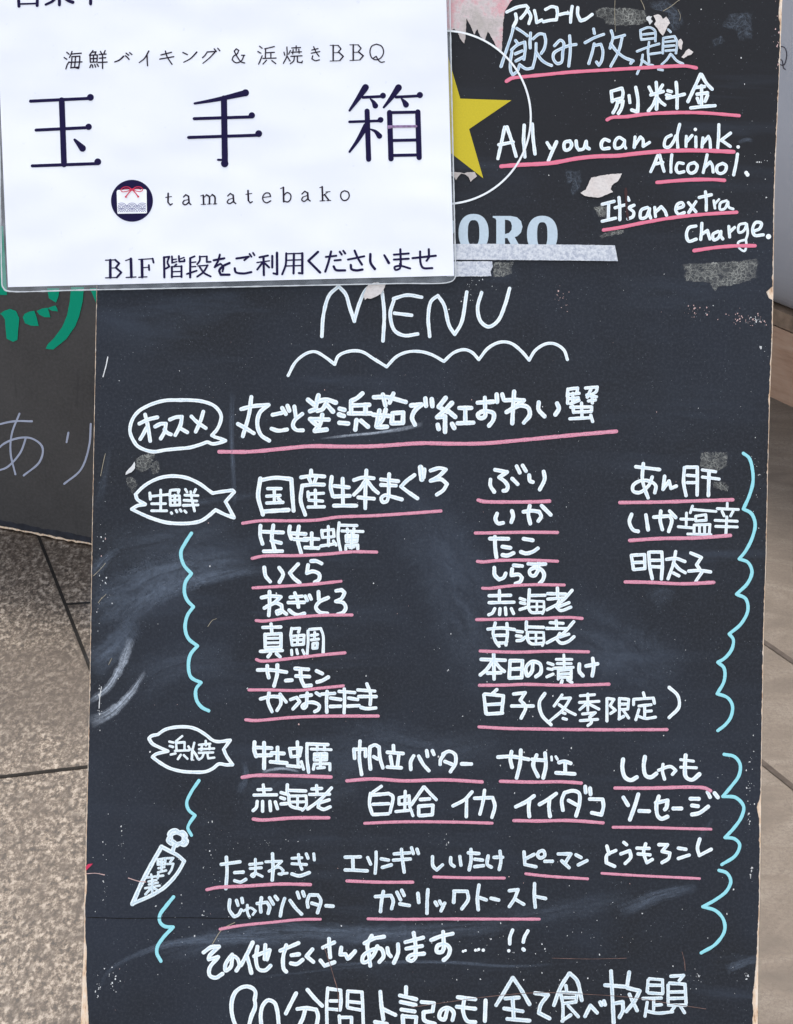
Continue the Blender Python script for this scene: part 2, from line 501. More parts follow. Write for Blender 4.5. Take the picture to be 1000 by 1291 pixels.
# ------------------------------------------------------------------ strokes
def catmull(pts, step):
    if len(pts) == 2:
        (x0, y0), (x1, y1) = pts
        n = max(1, int(math.hypot(x1 - x0, y1 - y0) / step))
        return [(x0 + (x1 - x0) * i / n, y0 + (y1 - y0) * i / n) for i in range(n + 1)]
    ext = [(2 * pts[0][0] - pts[1][0], 2 * pts[0][1] - pts[1][1])] + pts + [(2 * pts[-1][0] - pts[-2][0], 2 * pts[-1][1] - pts[-2][1])]
    out = []
    for i in range(1, len(ext) - 2):
        p0, p1, p2, p3 = ext[i - 1:i + 3]
        t = [0.0]
        for a, c in ((p0, p1), (p1, p2), (p2, p3)):
            t.append(t[-1] + max(1e-4, math.hypot(c[0] - a[0], c[1] - a[1])) ** 0.5)
        n = max(1, int(math.hypot(p2[0] - p1[0], p2[1] - p1[1]) / step))
        for k in range(n):
            tt = t[1] + (t[2] - t[1]) * k / n
            pt = []
            for d in (0, 1):
                a1 = ((t[1] - tt) * p0[d] + (tt - t[0]) * p1[d]) / (t[1] - t[0])
                a2 = ((t[2] - tt) * p1[d] + (tt - t[1]) * p2[d]) / (t[2] - t[1])
                a3 = ((t[3] - tt) * p2[d] + (tt - t[2]) * p3[d]) / (t[3] - t[2])
                b1 = ((t[2] - tt) * a1 + (tt - t[0]) * a2) / (t[2] - t[0])
                b2 = ((t[3] - tt) * a2 + (tt - t[1]) * a3) / (t[3] - t[1])
                pt.append(((t[2] - tt) * b1 + (tt - t[1]) * b2) / (t[2] - t[1]))
            out.append(tuple(pt))
    out.append(pts[-1])
    return out

def split_corners(pts, limit):
    pieces, cur = [], [pts[0]]
    for i in range(1, len(pts) - 1):
        cur.append(pts[i])
        a = (pts[i][0] - pts[i - 1][0], pts[i][1] - pts[i - 1][1])
        c = (pts[i + 1][0] - pts[i][0], pts[i + 1][1] - pts[i][1])
        ang = abs(math.degrees(math.atan2(a[0] * c[1] - a[1] * c[0], a[0] * c[0] + a[1] * c[1])))
        if ang > limit:
            pieces.append(cur)
            cur = [pts[i]]
    cur.append(pts[-1])
    pieces.append(cur)
    return pieces

HC = [0]

def ribbon(mb, pts, w0, w1, place, h, mi=0, dome=0.00004, wobble=0.10, caps=True, fade_ends=False, step=1.1):
    """a brush stroke in the plane: domed across, rounded at both ends (px in, world out)"""
    smp = catmull(pts, step)
    n = len(smp)
    if n < 2:
        smp = smp + [(smp[0][0] + 0.01, smp[0][1])]
        n = 2
    seed = rnd.random() * 100
    useed = rnd.random() * 50
    verts, uvs, faces, fade = [], [], [], []
    s = 0.0
    dirs = []
    for i in range(n):
        a, c = smp[max(0, i - 1)], smp[min(n - 1, i + 1)]
        dx, dy = c[0] - a[0], c[1] - a[1]
        l = math.hypot(dx, dy) or 1.0
        dirs.append((dx / l, dy / l))
    for i in range(n):
        x, y = smp[i]
        if i:
            s += math.hypot(x - smp[i - 1][0], y - smp[i - 1][1])
        t = i / (n - 1)
        w = (w0 + (w1 - w0) * t) * (1 + wobble * mnoise.noise(Vector((s * 0.12, seed, 0))) * 1.6)
        nx, ny = -dirs[i][1], dirs[i][0]
        for k, hh in ((-1, 0.0), (0, dome), (1, 0.0)):
            q = w / 2 * k * (1 + (wobble * 0.7 * mnoise.noise(Vector((s * 0.55, seed + 9 * k, 3))) if k else 0))
            verts.append(place(x + nx * q, y + ny * q, h + hh))
            uvs.append((useed + s * 0.1, 0.5 + 0.5 * k))
            fade.append(math.sin(math.pi * min(1, max(0, t))) ** 0.7 if fade_ends else 1.0)
        if i:
            a = (i - 1) * 3
            faces += [(a, a + 3, a + 4, a + 1), (a + 1, a + 4, a + 5, a + 2)]
    if caps:
        for end, sgn in ((0, -1), (n - 1, 1)):
            x, y = smp[end]
            dx, dy = dirs[end][0] * sgn, dirs[end][1] * sgn
            r = (w0 if end == 0 else w1) / 2
            base = end * 3
            left, right = (base, base + 2)
            arc = []
            for k in range(1, 6):
                a = math.pi * k / 6
                # from side -1 to side +1 through the tip
                nx, ny = -dirs[end][1], dirs[end][0]
                ox, oy = -math.cos(a) * nx * r + math.sin(a) * dx * r, -math.cos(a) * ny * r + math.sin(a) * dy * r
                verts.append(place(x + ox, y + oy, h))
                uvs.append((useed + (0 if end == 0 else s * 0.1) + sgn * 0.1 * r * math.sin(a), 0.5 - 0.5 * math.cos(a)))
                fade.append(1.0)
                arc.append(len(verts) - 1)
            ring = [left] + arc + [right]
            for a, c in zip(ring, ring[1:]):
                faces.append((base + 1, a, c) if sgn < 0 else (base + 1, c, a))
    mb.add(verts, faces, uvs, mi, fade)

def disc(mb, x, y, r, place, h, mi=0, seg=24):
    verts = [place(x, y, h)] + [place(x + r * math.cos(2 * math.pi * k / seg), y + r * math.sin(2 * math.pi * k / seg), h) for k in range(seg)]
    mb.add(verts, [(0, 1 + (k + 1) % seg, 1 + k) for k in range(seg)], None, mi)

def strokes(mb, x0, y0, s, w, data, place, h=0.0003, mi=0, limit=68, wk=1.0, **kw):
    """data: strokes parted by ';' or line ends; each 'x y x y ...' in a crop that starts at x0,y0 and is s times the photo;
    a leading 'w:' or 'w0,w1:' sets the width, '~' keeps every corner round, one point alone is a dot"""
    for st in data.replace('\n', ';').split(';'):
        st = st.strip()
        if not st:
            continue
        lim = limit
        if st[0] == '~':
            lim, st = 175, st[1:]
        wa = wb = w
        if ':' in st:
            ws, st = st.split(':')
            ws = [float(q) for q in ws.split(',')]
            wa, wb = ws[0], ws[-1]
            if st[0] == '~':
                lim, st = 175, st[1:]
        wa, wb = wa * wk, wb * wk
        q = [float(c) for c in st.split()]
        pts = [(x0 + q[i] / s, y0 + q[i + 1] / s) for i in range(0, len(q) - 1, 2)]
        HC[0] = (HC[0] + 1) % 37
        hh = h + HC[0] * 0.000004
        if len(pts) == 1:
            disc(mb, pts[0][0], pts[0][1], wa / s / 2, place, hh, mi)
            continue
        for piece in split_corners(pts, lim):
            HC[0] = (HC[0] + 1) % 37
            hh = h + HC[0] * 0.000004
            ribbon(mb, piece, wa / s, wb / s, place, hh, mi, **kw)

def poly(mb, x0, y0, s, data, place, h=0.0004, mi=0, thick=0.0, jag=0.0, sub=3.0, bulge=0.0):
    """a flat cut-out in the plane, filled; edges roughened by jag px"""
    q = [float(c) for c in data.split()]
    pts = [(x0 + q[i] / s, y0 + q[i + 1] / s) for i in range(0, len(q) - 1, 2)]
    out = []
    for i, (x, y) in enumerate(pts):
        x1, y1 = pts[(i + 1) % len(pts)]
        n = max(1, int(math.hypot(x1 - x, y1 - y) / sub)) if jag else 1
        for k in range(n):
            jx, jy = (rnd.uniform(-jag, jag), rnd.uniform(-jag, jag)) if jag and k else (0, 0)
            out.append((x + (x1 - x) * k / n + jx, y + (y1 - y) * k / n + jy))
    area = sum(a[0] * c[1] - c[0] * a[1] for a, c in zip(out, out[1:] + out[:1]))
    if area > 0:            # y runs down in the photo
        out.reverse()
    n = len(out)
    top = [place(x, y, h + thick) for x, y in out]
    faces = [tuple(range(n))]
    if thick:
        top += [place(x, y, h) for x, y in out]
        faces += [(i, i + n, (i + 1) % n + n, (i + 1) % n) for i in range(n)]
    mb.add(top, faces, None, mi)

def film(mb, x0, y0, s, data, place, h):
    """an irregular dried patch whose outline thins out"""
    q = [float(c) for c in data.split()]
    pts = [(x0 + q[i] / s, y0 + q[i + 1] / s) for i in range(0, len(q) - 1, 2)]
    out = []
    for i, (x, y) in enumerate(pts):
        x1, y1 = pts[(i + 1) % len(pts)]
        n = max(1, int(math.hypot(x1 - x, y1 - y) / 2.0))
        for k in range(n):
            out.append((x + (x1 - x) * k / n + rnd.uniform(-1, 1), y + (y1 - y) * k / n + rnd.uniform(-1, 1)))
    area = sum(a[0] * c[1] - c[0] * a[1] for a, c in zip(out, out[1:] + out[:1]))
    if area > 0:
        out.reverse()
    n = len(out)
    cx = sum(q[0] for q in out) / n
    cy = sum(q[1] for q in out) / n
    vs_ = [place(x, y, h) for x, y in out] + [place(x + (cx - x) * 0.3, y + (cy - y) * 0.3, h) for x, y in out] + [place(cx, cy, h)]
    fs_ = [(i, (i + 1) % n, (i + 1) % n + n, i + n) for i in range(n)] + [(i + n, (i + 1) % n + n, 2 * n) for i in range(n)]
    mb.add(vs_, fs_, None, 0, [0.0] * n + [1.0] * (n + 1))

# ------------------------------------------------------------------ floor and paving
ZUP = Vector((0, 0, 1))

def floor_strip(mb, p, q, wp, z, mi, extend=(0, 0)):
    """a joint between two photo points on the floor, wp photo px wide"""
    a, c = onfloor(*p), onfloor(*q)
    d = (c - a)
    a2 = a - d * extend[0]
    c2 = c + d * extend[1]
    d.normalize()
    side = Vector((-d.y, d.x, 0))
    mid = ((p[0] + q[0]) / 2, (p[1] + q[1]) / 2)
    ang = math.atan2(q[1] - p[1], q[0] - p[0])
    u = onfloor(mid[0] - math.sin(ang), mid[1] + math.cos(ang)) - onfloor(*mid)
    w = abs(u.dot(side)) * wp / 2
    mb.add([Vector((v.x, v.y, z)) for v in (a2 - side * w, c2 - side * w, c2 + side * w, a2 + side * w)], [(0, 1, 2, 3)], None, mi)

mb = MB()
SPLIT = 0.08
mb.add([Vector((-8, -4, 0)), Vector((SPLIT, -4, 0)), Vector((SPLIT, 9, 0)), Vector((-8, 9, 0))], [(0, 1, 2, 3)])
floor_strip(mb, (50, 680), (112, 838), 4.2, 0.0012, 1, (0.6, 0.35))
floor_strip(mb, (85, 762), (116, 760), 2.4, 0.0008, 1, (0.04, 4))
floor_strip(mb, (0, 980), (111, 967), 3.6, 0.0008, 1, (3, 0.9))
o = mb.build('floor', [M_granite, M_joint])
tag(o, kind='structure', label='speckled grey brown granite floor tiles with dark joints')

mb = MB()
mb.add([Vector((SPLIT, -4, 0)), Vector((9, -4, 0)), Vector((9, 9, 0)), Vector((SPLIT, 9, 0))], [(0, 1, 2, 3)])
floor_strip(mb, (958, 806), (1000, 835), 5.0, 0.0010, 1, (0.8, 6))
floor_strip(mb, (960, 961), (1000, 993), 6.0, 0.0010, 1, (0.6, 6))
o = mb.build('paving', [M_paving, M_joint2])
tag(o, kind='structure', label='tan stone paving slabs along the right side of the board')

# ------------------------------------------------------------------ pillar at the right
pa, pb = onfloor(973, 501), onfloor(1000, 513.6)
PD = (pb - pa).normalized()
PNn = Vector((PD.y, -PD.x, 0))
if PNn.dot(CAM - pa) < 0:
    PNn = -PNn

def face_z(px, py, off=0.0):
    return hit(px, py, pa - PNn * off, PNn).z
z_seam, z_top = face_z(986, 414), face_z(986, 392.5)
dl = hit(986, 381.7, Vector((0, 0, z_top)), ZUP)
DEEP = max(0.02, (pa - dl).dot(PNn))
root = empty('pillar', frame(pa, PD, -PNn, ZUP), 'grey panelled pillar on a brown stone base at the right edge behind the menu board', 'pillar')
A0, A1 = -0.75, 0.9

def slab(mb, off0, off1, z0, z1, a0=A0, a1=A1):
    vs_ = []
    for z in (z0, z1):
        for a, o_ in ((a0, off0), (a1, off0), (a1, off1), (a0, off1)):
            vs_.append(pa + PD * a - PNn * o_ + ZUP * z)
    mb.add(vs_, [(0, 1, 5, 4), (1, 2, 6, 5), (2, 3, 7, 6), (3, 0, 4, 7), (4, 5, 6, 7), (3, 2, 1, 0)])
mb = MB(); slab(mb, 0, 0.5, 0.0, z_seam - 0.0015); mb.build('base_block', M_block, root)
mb = MB(); slab(mb, 0.004, 0.49, z_seam - 0.0015, z_seam + 0.0015); mb.build('mortar_joint', M_joint, root)
mb = MB(); slab(mb, -0.002, 0.5, z_seam + 0.0015, z_top); mb.build('coping', M_block_dark, root)
Z_A, Z_B = z_top, hit(990, 120, pa - PNn * DEEP, PNn).z
BELLY = 0.11
def belly(z):       # swells above its foot; curve added to shade the lower panel darker
    t = min(1.0, max(0.0, (z - Z_A) / (Z_B - Z_A)))
    return DEEP - BELLY * math.sqrt(max(0.0, 1 - (1 - t) ** 2))
mb = MB()
prof = [Z_A + (Z_B - Z_A) * (k / 24.0) ** 1.6 for k in range(25)] + [Z_A + 1.3]
vs_ = []
for z in prof:
    for a in (A0 + 0.01, A1 - 0.01):
        vs_.append(pa + PD * a - PNn * belly(z) + ZUP * z)
    for a in (A1 - 0.01, A0 + 0.01):
        vs_.append(pa + PD * a - PNn * 0.49 + ZUP * z)
fs_ = []
for k in range(len(prof) - 1):
    for q in range(4):
        fs_.append((4 * k + q, 4 * k + (q + 1) % 4, 4 * k + 4 + (q + 1) % 4, 4 * k + 4 + q))
n_ = 4 * (len(prof) - 1)
fs_.append((n_, n_ + 1, n_ + 2, n_ + 3))
mb.add(vs_, fs_)
mb.build('panel', M_wall, root, False)

def onpanel(px, py, h=0.0):
    return hit(px, py, pa - PNn * (DEEP - BELLY - h), PNn)
mb = MB()
strokes(mb, 940, 0, 9.93, 10, "~430 585 460 582 490 600 512 660 505 750 480 810 440 812 400 780 385 700 400 620 430 585; 430 745 452 752 465 800 475 855 500 868", onpanel, 0.0008)
mb.build('printed_letter', M_print_black, root)

# ------------------------------------------------------------------ the chalkboard behind
root = empty('notice_chalkboard', frame(A2, E2, V2, N2), 'grey chalkboard with thick green lettering, standing behind the menu board at the left', 'chalkboard')
mb = MB()
edge_px = [(-420, 665 - 420 * 22 / 115.0), (0, 665)] + [(x, 665 + (687 - 665) * x / 115 + rnd.uniform(-0.9, 0.9)) for x in range(6, 236, 5)]
def slab_poly(mb, pts_top, place, h0, h1, mi_face=0, mi_side=1):
    n = len(pts_top)
    area = sum(a[0] * c[1] - c[0] * a[1] for a, c in zip(pts_top, pts_top[1:] + pts_top[:1]))
    p = list(reversed(pts_top)) if area > 0 else list(pts_top)
    vt = [place(x, y, h1) for x, y in p] + [place(x, y, h0) for x, y in p]
    o = len(mb.v)
    mb.add(vt, [tuple(range(n))], None, mi_face)
    mb.f += [(o + i, o + i + n, o + (i + 1) % n + n, o + (i + 1) % n) for i in range(n)] + [tuple(o + n + i for i in reversed(range(n)))]
    mb.mi += [mi_side] * (n + 1)
outer = [(x, y + 0.2) for x, y in edge_px] + [(236, 20), (-420, 20)]
slab_poly(mb, outer, onback, -0.014, -0.0008, 1, 1)
inner = [(x, y - 2.0 - (rnd.random() ** 3) * 2.2) for x, y in edge_px] + [(235, 21), (-419, 21)]
slab_poly(mb, inner, onback, -0.0008, 0.0, 0, 1)
mb.build('board_panel', [M_board2, M_wood], root)
mb = MB()
ribbon(mb, [(x, 665 + x * 22 / 115.0 - 6.0 + 1.2 * mnoise.noise(Vector((x * 0.08, 3, 0)))) for x in range(-400, 232, 8)], 6.5, 7.5, onback, 0.0003, 0, 0.0, 0.25, False, step=3)
mb.build('worn_edge_band', plain('dark_edge_paint', (0.022, 0.024, 0.032), 0.5, 0.3, 0.5, 60), root)
mb = MB()
strokes(mb, 0, 340, 3.333, 8, """
-25 655 60 637 135 637; 82 605 50 690 45 770 65 860; 110 705 85 770 30 830 -10 845 -30 800 0 745 60 712 130 708 178 745 168 805 100 865
288 685 280 725; 382 648 375 740 340 840 270 900""", onback, 0.0004)
mb.build('chalk_lettering', M_lav, root)
for d in ("0 290 40 262 90 245 145 265 175 330 165 430 158 525 120 543 60 515 50 420 45 340 20 305",
          "205 320 222 290 265 270 310 262 330 320 350 400 280 398 225 375",
          "330 265 380 242 430 235 445 280 455 322 400 320 355 298",
          "430 240 465 225 500 215 515 240 522 270 465 262",
          "425 60 535 60 528 130 505 190 440 150",
          "640 50 758 50 745 180 715 310 680 400 600 515 480 613 412 605 430 565 490 505 560 410 605 300 628 180",
          "808 60 866 60 866 195 845 140"):
    mb = MB()
    poly(mb, 0, 355, 7.143, d, onback, 0.0004, 0, 0.0006, 0.12, 2)
    mb.build('green_brush_mark', M_green, root)
mb = MB()
poly(mb, 0, 0, 1, "-20 285 4 285 9 372 -20 372", onback, 0.0004, 0, 0.0006, 0.1, 3)
mb.build('green_brush_mark', M_green, root)

# ------------------------------------------------------------------ the menu chalkboard
board = empty('menu_chalkboard', frame(Vector((0, 0, 0)), BU, BV, BN), 'tall black menu chalkboard leaning back, covered in white handwriting with pink underlines', 'chalkboard')
def jag(pts, sub, amp, sign):
    out = []
    for (x, y), (x1, y1) in zip(pts, pts[1:]):
        n = max(1, int(math.hypot(x1 - x, y1 - y) / sub))
        for k in range(n):
            t = k / n
            e = (abs(mnoise.noise(Vector(((y + (y1 - y) * t) * 0.11, sign * 7.0, 0)))) ** 1.5 * 2.2 + rnd.random() ** 4 * 0.8) * amp if k else 0
            out.append((x + (x1 - x) * t + sign * e, y + (y1 - y) * t))
    out.append(pts[-1])
    return out
YB = 1345
wood_left = [(126, -90), (121.6, 365), (115.8, 682), (113.6, 835), (110.8, 966), (108.6, 1050), (106.3, 1141), (106.3, 1181), (104.3, 1230), (102, 1291), (100, YB)]
wood_right = [(987.8, -90), (986.4, 0), (984.4, 60), (982.6, 100), (978.3, 199), (976.6, 249), (975.4, 348), (974.3, 420), (972.3, 464), (970.6, 510), (969.9, 540), (969.2, 560), (966.3, 697), (963.4, 789), (960.8, 930), (959.7, 1000), (959, 1070), (957.8, 1140), (956, 1210), (955.3, 1291), (954, YB)]
paint_left = [(126.6, -90), (122.2, 365), (116.4, 682), (114.2, 835), (111.4, 966), (109.4, 1050), (108.6, 1094), (109.8, 1115), (107.4, 1141), (107.6, 1181), (109.6, 1200), (108.6, 1230), (110.2, 1260), (112, 1291), (112, YB - 1)]
paint_right = [(985, -90), (983.2, 0), (981.8, 18), (983.8, 30), (983.3, 60), (981.9, 100), (977.4, 199), (975.7, 249), (974.5, 340), (974.3, 361), (970, 364.5), (966.3, 368), (969.6, 376), (973.8, 378), (973.3, 420), (971.5, 464), (970, 495), (968.6, 503), (969.7, 512), (969.2, 540), (968.6, 560), (965.6, 697), (962.6, 789), (960, 930), (959, 1000), (957.6, 1008), (954.2, 1018), (957.2, 1032), (958.2, 1070), (957, 1140), (954.5, 1200), (952, 1230), (948.8, 1262), (950, 1275), (949, 1291), (948, YB - 1)]
mb = MB()
slab_poly(mb, jag(wood_left, 6, 0.3, 1) + list(reversed(jag(wood_right, 6, 0.3, -1))), onboard, -0.015, -0.0006, 0, 0)
wood_core = mb.build('plywood_core', M_wood, board)
mb = MB()
slab_poly(mb, jag(paint_left, 2.5, 0.5, 1) + list(reversed(jag(paint_right, 2.5, 0.8, -1))), onboard, -0.0006, 0.0, 0, 0)
mb.build('painted_face', M_board, board)
for sx in (-1, 1):     # the prop at the back
    mb = MB()
    top = onboard(500 + sx * 300, -60, -0.02)
    foot = Vector((top.x, top.y + 0.28, 0.0))
    d = (top - foot).normalized()
    s1 = Vector((1, 0, 0)) * 0.02
    s2 = d.cross(Vector((1, 0, 0))) * 0.012
    vs_ = [q + a * s1 + c * s2 for q in (foot + Vector((0, 0, 0.006)), top) for a, c in ((-1, -1), (1, -1), (1, 1), (-1, 1))]
    mb.add(vs_, [(0, 1, 5, 4), (1, 2, 6, 5), (2, 3, 7, 6), (3, 0, 4, 7), (4, 5, 6, 7), (3, 2, 1, 0)])
    mb.build('rear_leg', M_darkwood, board)

# printed emblem of the board: ring, star, letters
mb = MB()
ringp = [(560 + 109.3 * math.cos(a), 148 + 109.3 * math.sin(a)) for a in [2 * math.pi * k / 120 for k in range(121)]]
ribbon(mb, ringp, 2.5, 2.5, onboard, 0.0009, 0, 0.0, 0.02, False, step=4)
mb.build('printed_ring', M_ring, board)
mb = MB()
cx, cy, RR = 559.5, 151.2, 88.8
a0 = math.atan2(126.5 - cy, 644.8 - cx)
sp = []
for k in range(10):
    r = RR if k % 2 == 0 else RR * 0.383
    a = a0 + math.pi / 5 * k
    sp += [cx + r * math.cos(a), cy + r * math.sin(a)]
poly(mb, 0, 0, 1, ' '.join('%.2f' % q for q in sp), onboard, 0.00025)
mb.build('printed_star', M_star, board)

def ell(cx, cy, rx, ry, p=2.3, n=40):
    out = []
    for k in range(n):
        a = 2 * math.pi * k / n
        c, s_ = math.cos(a), math.sin(a)
        out.append((cx + rx * math.copysign(abs(c) ** (2 / p), c), cy + ry * math.copysign(abs(s_) ** (2 / p), s_)))
    return out
def ring_letter(mb, cx, cy, rx, ry, ix, iy, place, h):
    a, c = ell(cx, cy, rx, ry), ell(cx, cy, ix, iy, 2.8)
    n = len(a)
    to = lambda q: place(540 + q[0] / 3.846, 200 + q[1] / 3.846, h)
    mb.add([to(q) for q in a] + [to(q) for q in c], [(i, i + n, (i + 1) % n + n, (i + 1) % n) for i in range(n)])
mb = MB()
ring_letter(mb, 220, 360, 73, 92, 28, 62, onboard, 0.00030)
ring_letter(mb, 553, 368, 74, 91, 25, 60, onboard, 0.00030)
poly(mb, 540, 200, 3.846, "313 278 372 278 372 440 388 442 388 452 316 452 316 442 330 440 330 300 326 290 313 286", onboard, 0.00030)
poly(mb, 540, 200, 3.846, "372.5 278 400 278 430 284 450 303 457 330 450 358 432 376 405 385 372.5 385 372.5 366 392 360 404 345 406 325 400 306 388 298 372.5 296", onboard, 0.00032)
poly(mb, 540, 200, 3.846, "384 386 418 378 452 440 468 442 468 452 420 452", onboard, 0.00034)
poly(mb, 540, 200, 3.846, "60 278 105 284 126 305 131 332 124 360 106 376 60 385", onboard, 0.00030)
mb.build('printed_lettering', M_pale, board)

def W(name, x0, y0, s, w, data, m=None, parent=None, h=0.0003, k=0.885):
    mb = MB()
    strokes(mb, x0, y0, s, w, data, onboard, h, 0, 68, k)
    return mb.build(name, m or M_white, parent or board)

# drinks note at the upper right
W('chalk_lettering', 620, 0, 7.143, 33, """
135 108 230 65 310 50; 310 50 328 70 300 120 262 165; 215 125 222 180 195 238
330 100 352 145 335 212; 385 95 398 150 405 203; 405 203 450 180
485 85 540 60 585 68 592 120 582 178; 465 196 530 182 582 178
612 132 660 120 690 118; 725 58 715 120 710 200; 775 68 775 130 800 187 840 175 905 130""")
W('chalk_lettering', 620, 0, 7.143, 31, """
200 225 180 310 150 400 110 520 84 600; 225 255 280 290 322 322; 215 365 240 400
178 452 230 405 298 378; 298 378 302 440 290 535; 212 485 275 458; 218 550 285 512
182 470 168 560 172 640 190 675; 190 675 230 640 252 582; 252 582 310 620 368 612; 368 612 388 540 398 470 400 392
350 297 345 380 347 432; 372 350 430 305 475 310 486 370 472 440 446 482; 400 470 450 540 500 575 540 590
~565 412 620 362 648 385 640 470 628 560 590 572 556 530 560 480 620 440 700 410 760 400; 702 322 708 450 694 596""", M_blue)
W('chalk_lettering', 740, 0, 6.25, 26, """
53 228 60 265; -15 337 60 297 133 270; 58 345 40 420 15 502; 66 358 110 348 126 400 116 480 95 515 75 488
192 242 205 290 182 380; 205 302 250 290 298 277; 278 295 252 400 188 522; 188 345 240 410 300 455 366 480; 345 500 362 476""", M_blue)
W('chalk_lettering', 740, 0, 6.25, 22, """
422 238 427 302; 422 238 490 216 535 240 540 325; 442 272 530 262; 430 312 530 302; 395 405 480 372 570 345
490 332 482 400 490 490; 500 426 580 415; 440 432 430 500 396 582; 430 470 480 505 520 515
640 232 660 252; 598 420 602 300 690 286 710 330 702 420; 620 330 690 322; 615 365 690 358; 620 400 700 394
660 425 630 470 590 508; 668 432 710 480 758 503; 562 546 598 552""", M_blue)
W('chalk_lettering', 750, 90, 5.556, 27, """
115 140 122 212; 115 140 190 118 198 150 192 188; 120 205 190 186; 162 205 150 250 128 290; 158 218 198 208 186 260 165 295
240 170 246 218; 287 112 302 200 300 285; 300 285 258 270
380 110 400 150; 474 96 442 150; 392 165 480 140; 430 77 436 180 432 265; 430 178 410 230 375 278; 438 185 460 212 490 235
512 135 536 142; 502 165 530 172; 505 188 560 176 628 160; 570 77 576 160 576 258
740 20 700 110 652 212; 748 22 780 80 822 125; 712 112 768 106; 716 160 790 150; 748 100 748 240; 718 188 730 220; 790 168 772 210; 672 256 750 247 842 240""")
W('chalk_lettering', 610, 140, 5.882, 29, """
155 120 130 240 105 352; 172 118 210 230 240 335; 112 250 218 230; 300 105 296 220 305 340; 360 97 366 200 380 318
470 235 495 275; 540 228 508 300 480 368
~640 222 602 232 595 265 606 290 638 280 652 245 636 222
685 222 690 265 705 288; 705 288 738 280 760 225; 760 225 764 268 782 280
~930 222 895 210 872 240 880 278 930 275""")
W('chalk_lettering', 770, 140, 5.263, 23.5, """
~92 195 55 175 28 205 32 245 70 240 92 205; 92 200 92 228 100 246; 162 172 156 242; 162 225 198 172 214 188 216 235; 216 235 258 208
~402 160 366 182 358 235 385 240 418 200 432 165; 458 88 442 160 446 245; 502 168 500 235; 503 205 540 162
565 172 566 238; 26:562 122; 612 178 606 240; 612 215 648 168 658 190 662 245; 718 90 716 170 710 248; 796 146 732 195; 738 196 794 235; 26:846 238
312 295 290 350 266 402; 326 292 340 350 354 400; 292 352 346 340; 406 290 400 350 400 405
~482 348 448 345 434 385 448 408 486 402; ~556 342 520 355 512 392 530 412 562 400 574 362 554 342
640 290 628 350 614 408; 624 375 660 338 674 360 680 405; ~742 347 708 365 706 402 730 415 760 398 766 362 742 347
842 285 832 350 816 424; 30:900 410; 30:908 422""")
W('chalk_lettering', 740, 230, 4.0, 18, """
77 110 138 95; 110 105 108 185; 77 196 145 180; 162 76 166 130 166 188; 142 128 196 112; 206 76 212 90
~238 115 214 128 236 150 232 172 206 184; ~306 126 274 140 272 180 298 175 316 132; 316 132 314 158 322 180
342 126 346 172; 346 150 375 122 394 145 402 166
~456 132 488 118 480 102 458 110 448 140 462 160 492 152; 512 102 550 148; 550 97 514 152; 598 47 602 90 602 140; 566 76 628 62
15:640 92 646 130; 15:646 108 666 86; 15:~704 92 674 104 672 136 694 133 712 100; 15:712 98 716 125 738 134
~550 220 516 228 502 262 514 296 552 286; 580 206 578 250 574 288; 578 262 608 242 620 285; ~662 247 636 262 640 290 662 280 676 247; 676 247 676 272 686 285
716 222 720 275; 720 250 745 227; 15:~800 206 768 215 766 252 790 245 806 210; 15:806 210 811 255 802 288; 13:~802 288 764 302 768 330 795 346 804 318 802 288
~842 246 872 232 880 206 852 202 836 235 846 266 890 264; 30:916 273""")

# heading
W('chalk_lettering', 350, 350, 2.632, 13.5, """
147 195 153 120 172 58 203 29 226 55 240 100 255 145; 255 142 270 90 288 48 298 35; 347 45 354 120 350 210
386 75 374 120 388 175 420 192 465 187; 385 70 430 58 478 65; 388 118 445 125
505 195 500 130 510 78 532 60 552 90 570 160 588 188; 588 188 610 150 628 48
~677 50 664 100 674 145 700 163 730 145 755 90 770 36""")
W('chalk_wave', 350, 350, 2.632, 11.5, """
35 325 60 280 95 252 125 246 160 265 190 288; 190 288 202 260 240 244 280 246 320 270 362 296; 362 296 395 262 430 247 470 245 510 255 552 278
552 278 585 249 620 239 645 248 668 272; 668 272 700 233 740 214 775 218 810 245 835 274; 835 274 855 242 890 220 920 220 950 240 962 272""")

# recommendation bubble and its line
bub = W('speech_bubble', 160, 490, 6.793, 34, """
~845 445 800 428 755 414; 755 414 728 400 772 350 800 290 808 235 790 190 740 142 650 110 540 98 450 98 340 100 250 120 170 152 100 195 50 260 27 340 32 390 60 450 90 490 150 522 230 540 330 525 430 515 540 504 640 475 690 458 730 472 785 466 845 445""")
W('lettering', 160, 490, 6.793, 37, """
107 300 180 265 262 245; 157 222 180 320 200 448; 168 335 140 390 115 432
242 325 290 302 335 300; 335 300 322 370 290 428; 322 350 350 380 378 392
368 265 420 245 472 240; 472 240 460 310 415 398; 455 338 490 358 518 374
655 197 630 280 590 368; 553 238 600 285 676 338""", None, bub)
W('chalk_lettering', 155, 490, 4.0, 23, """
648 42 636 130 605 240; 597 103 660 88 735 82; 735 82 690 122 678 180 698 235 738 262; 580 178 620 200 660 225
755 132 802 122; 750 202 785 212 828 206; 803 97 822 128; 830 86 840 112
865 90 872 140; 905 127 866 160 858 188 875 208 908 210""")
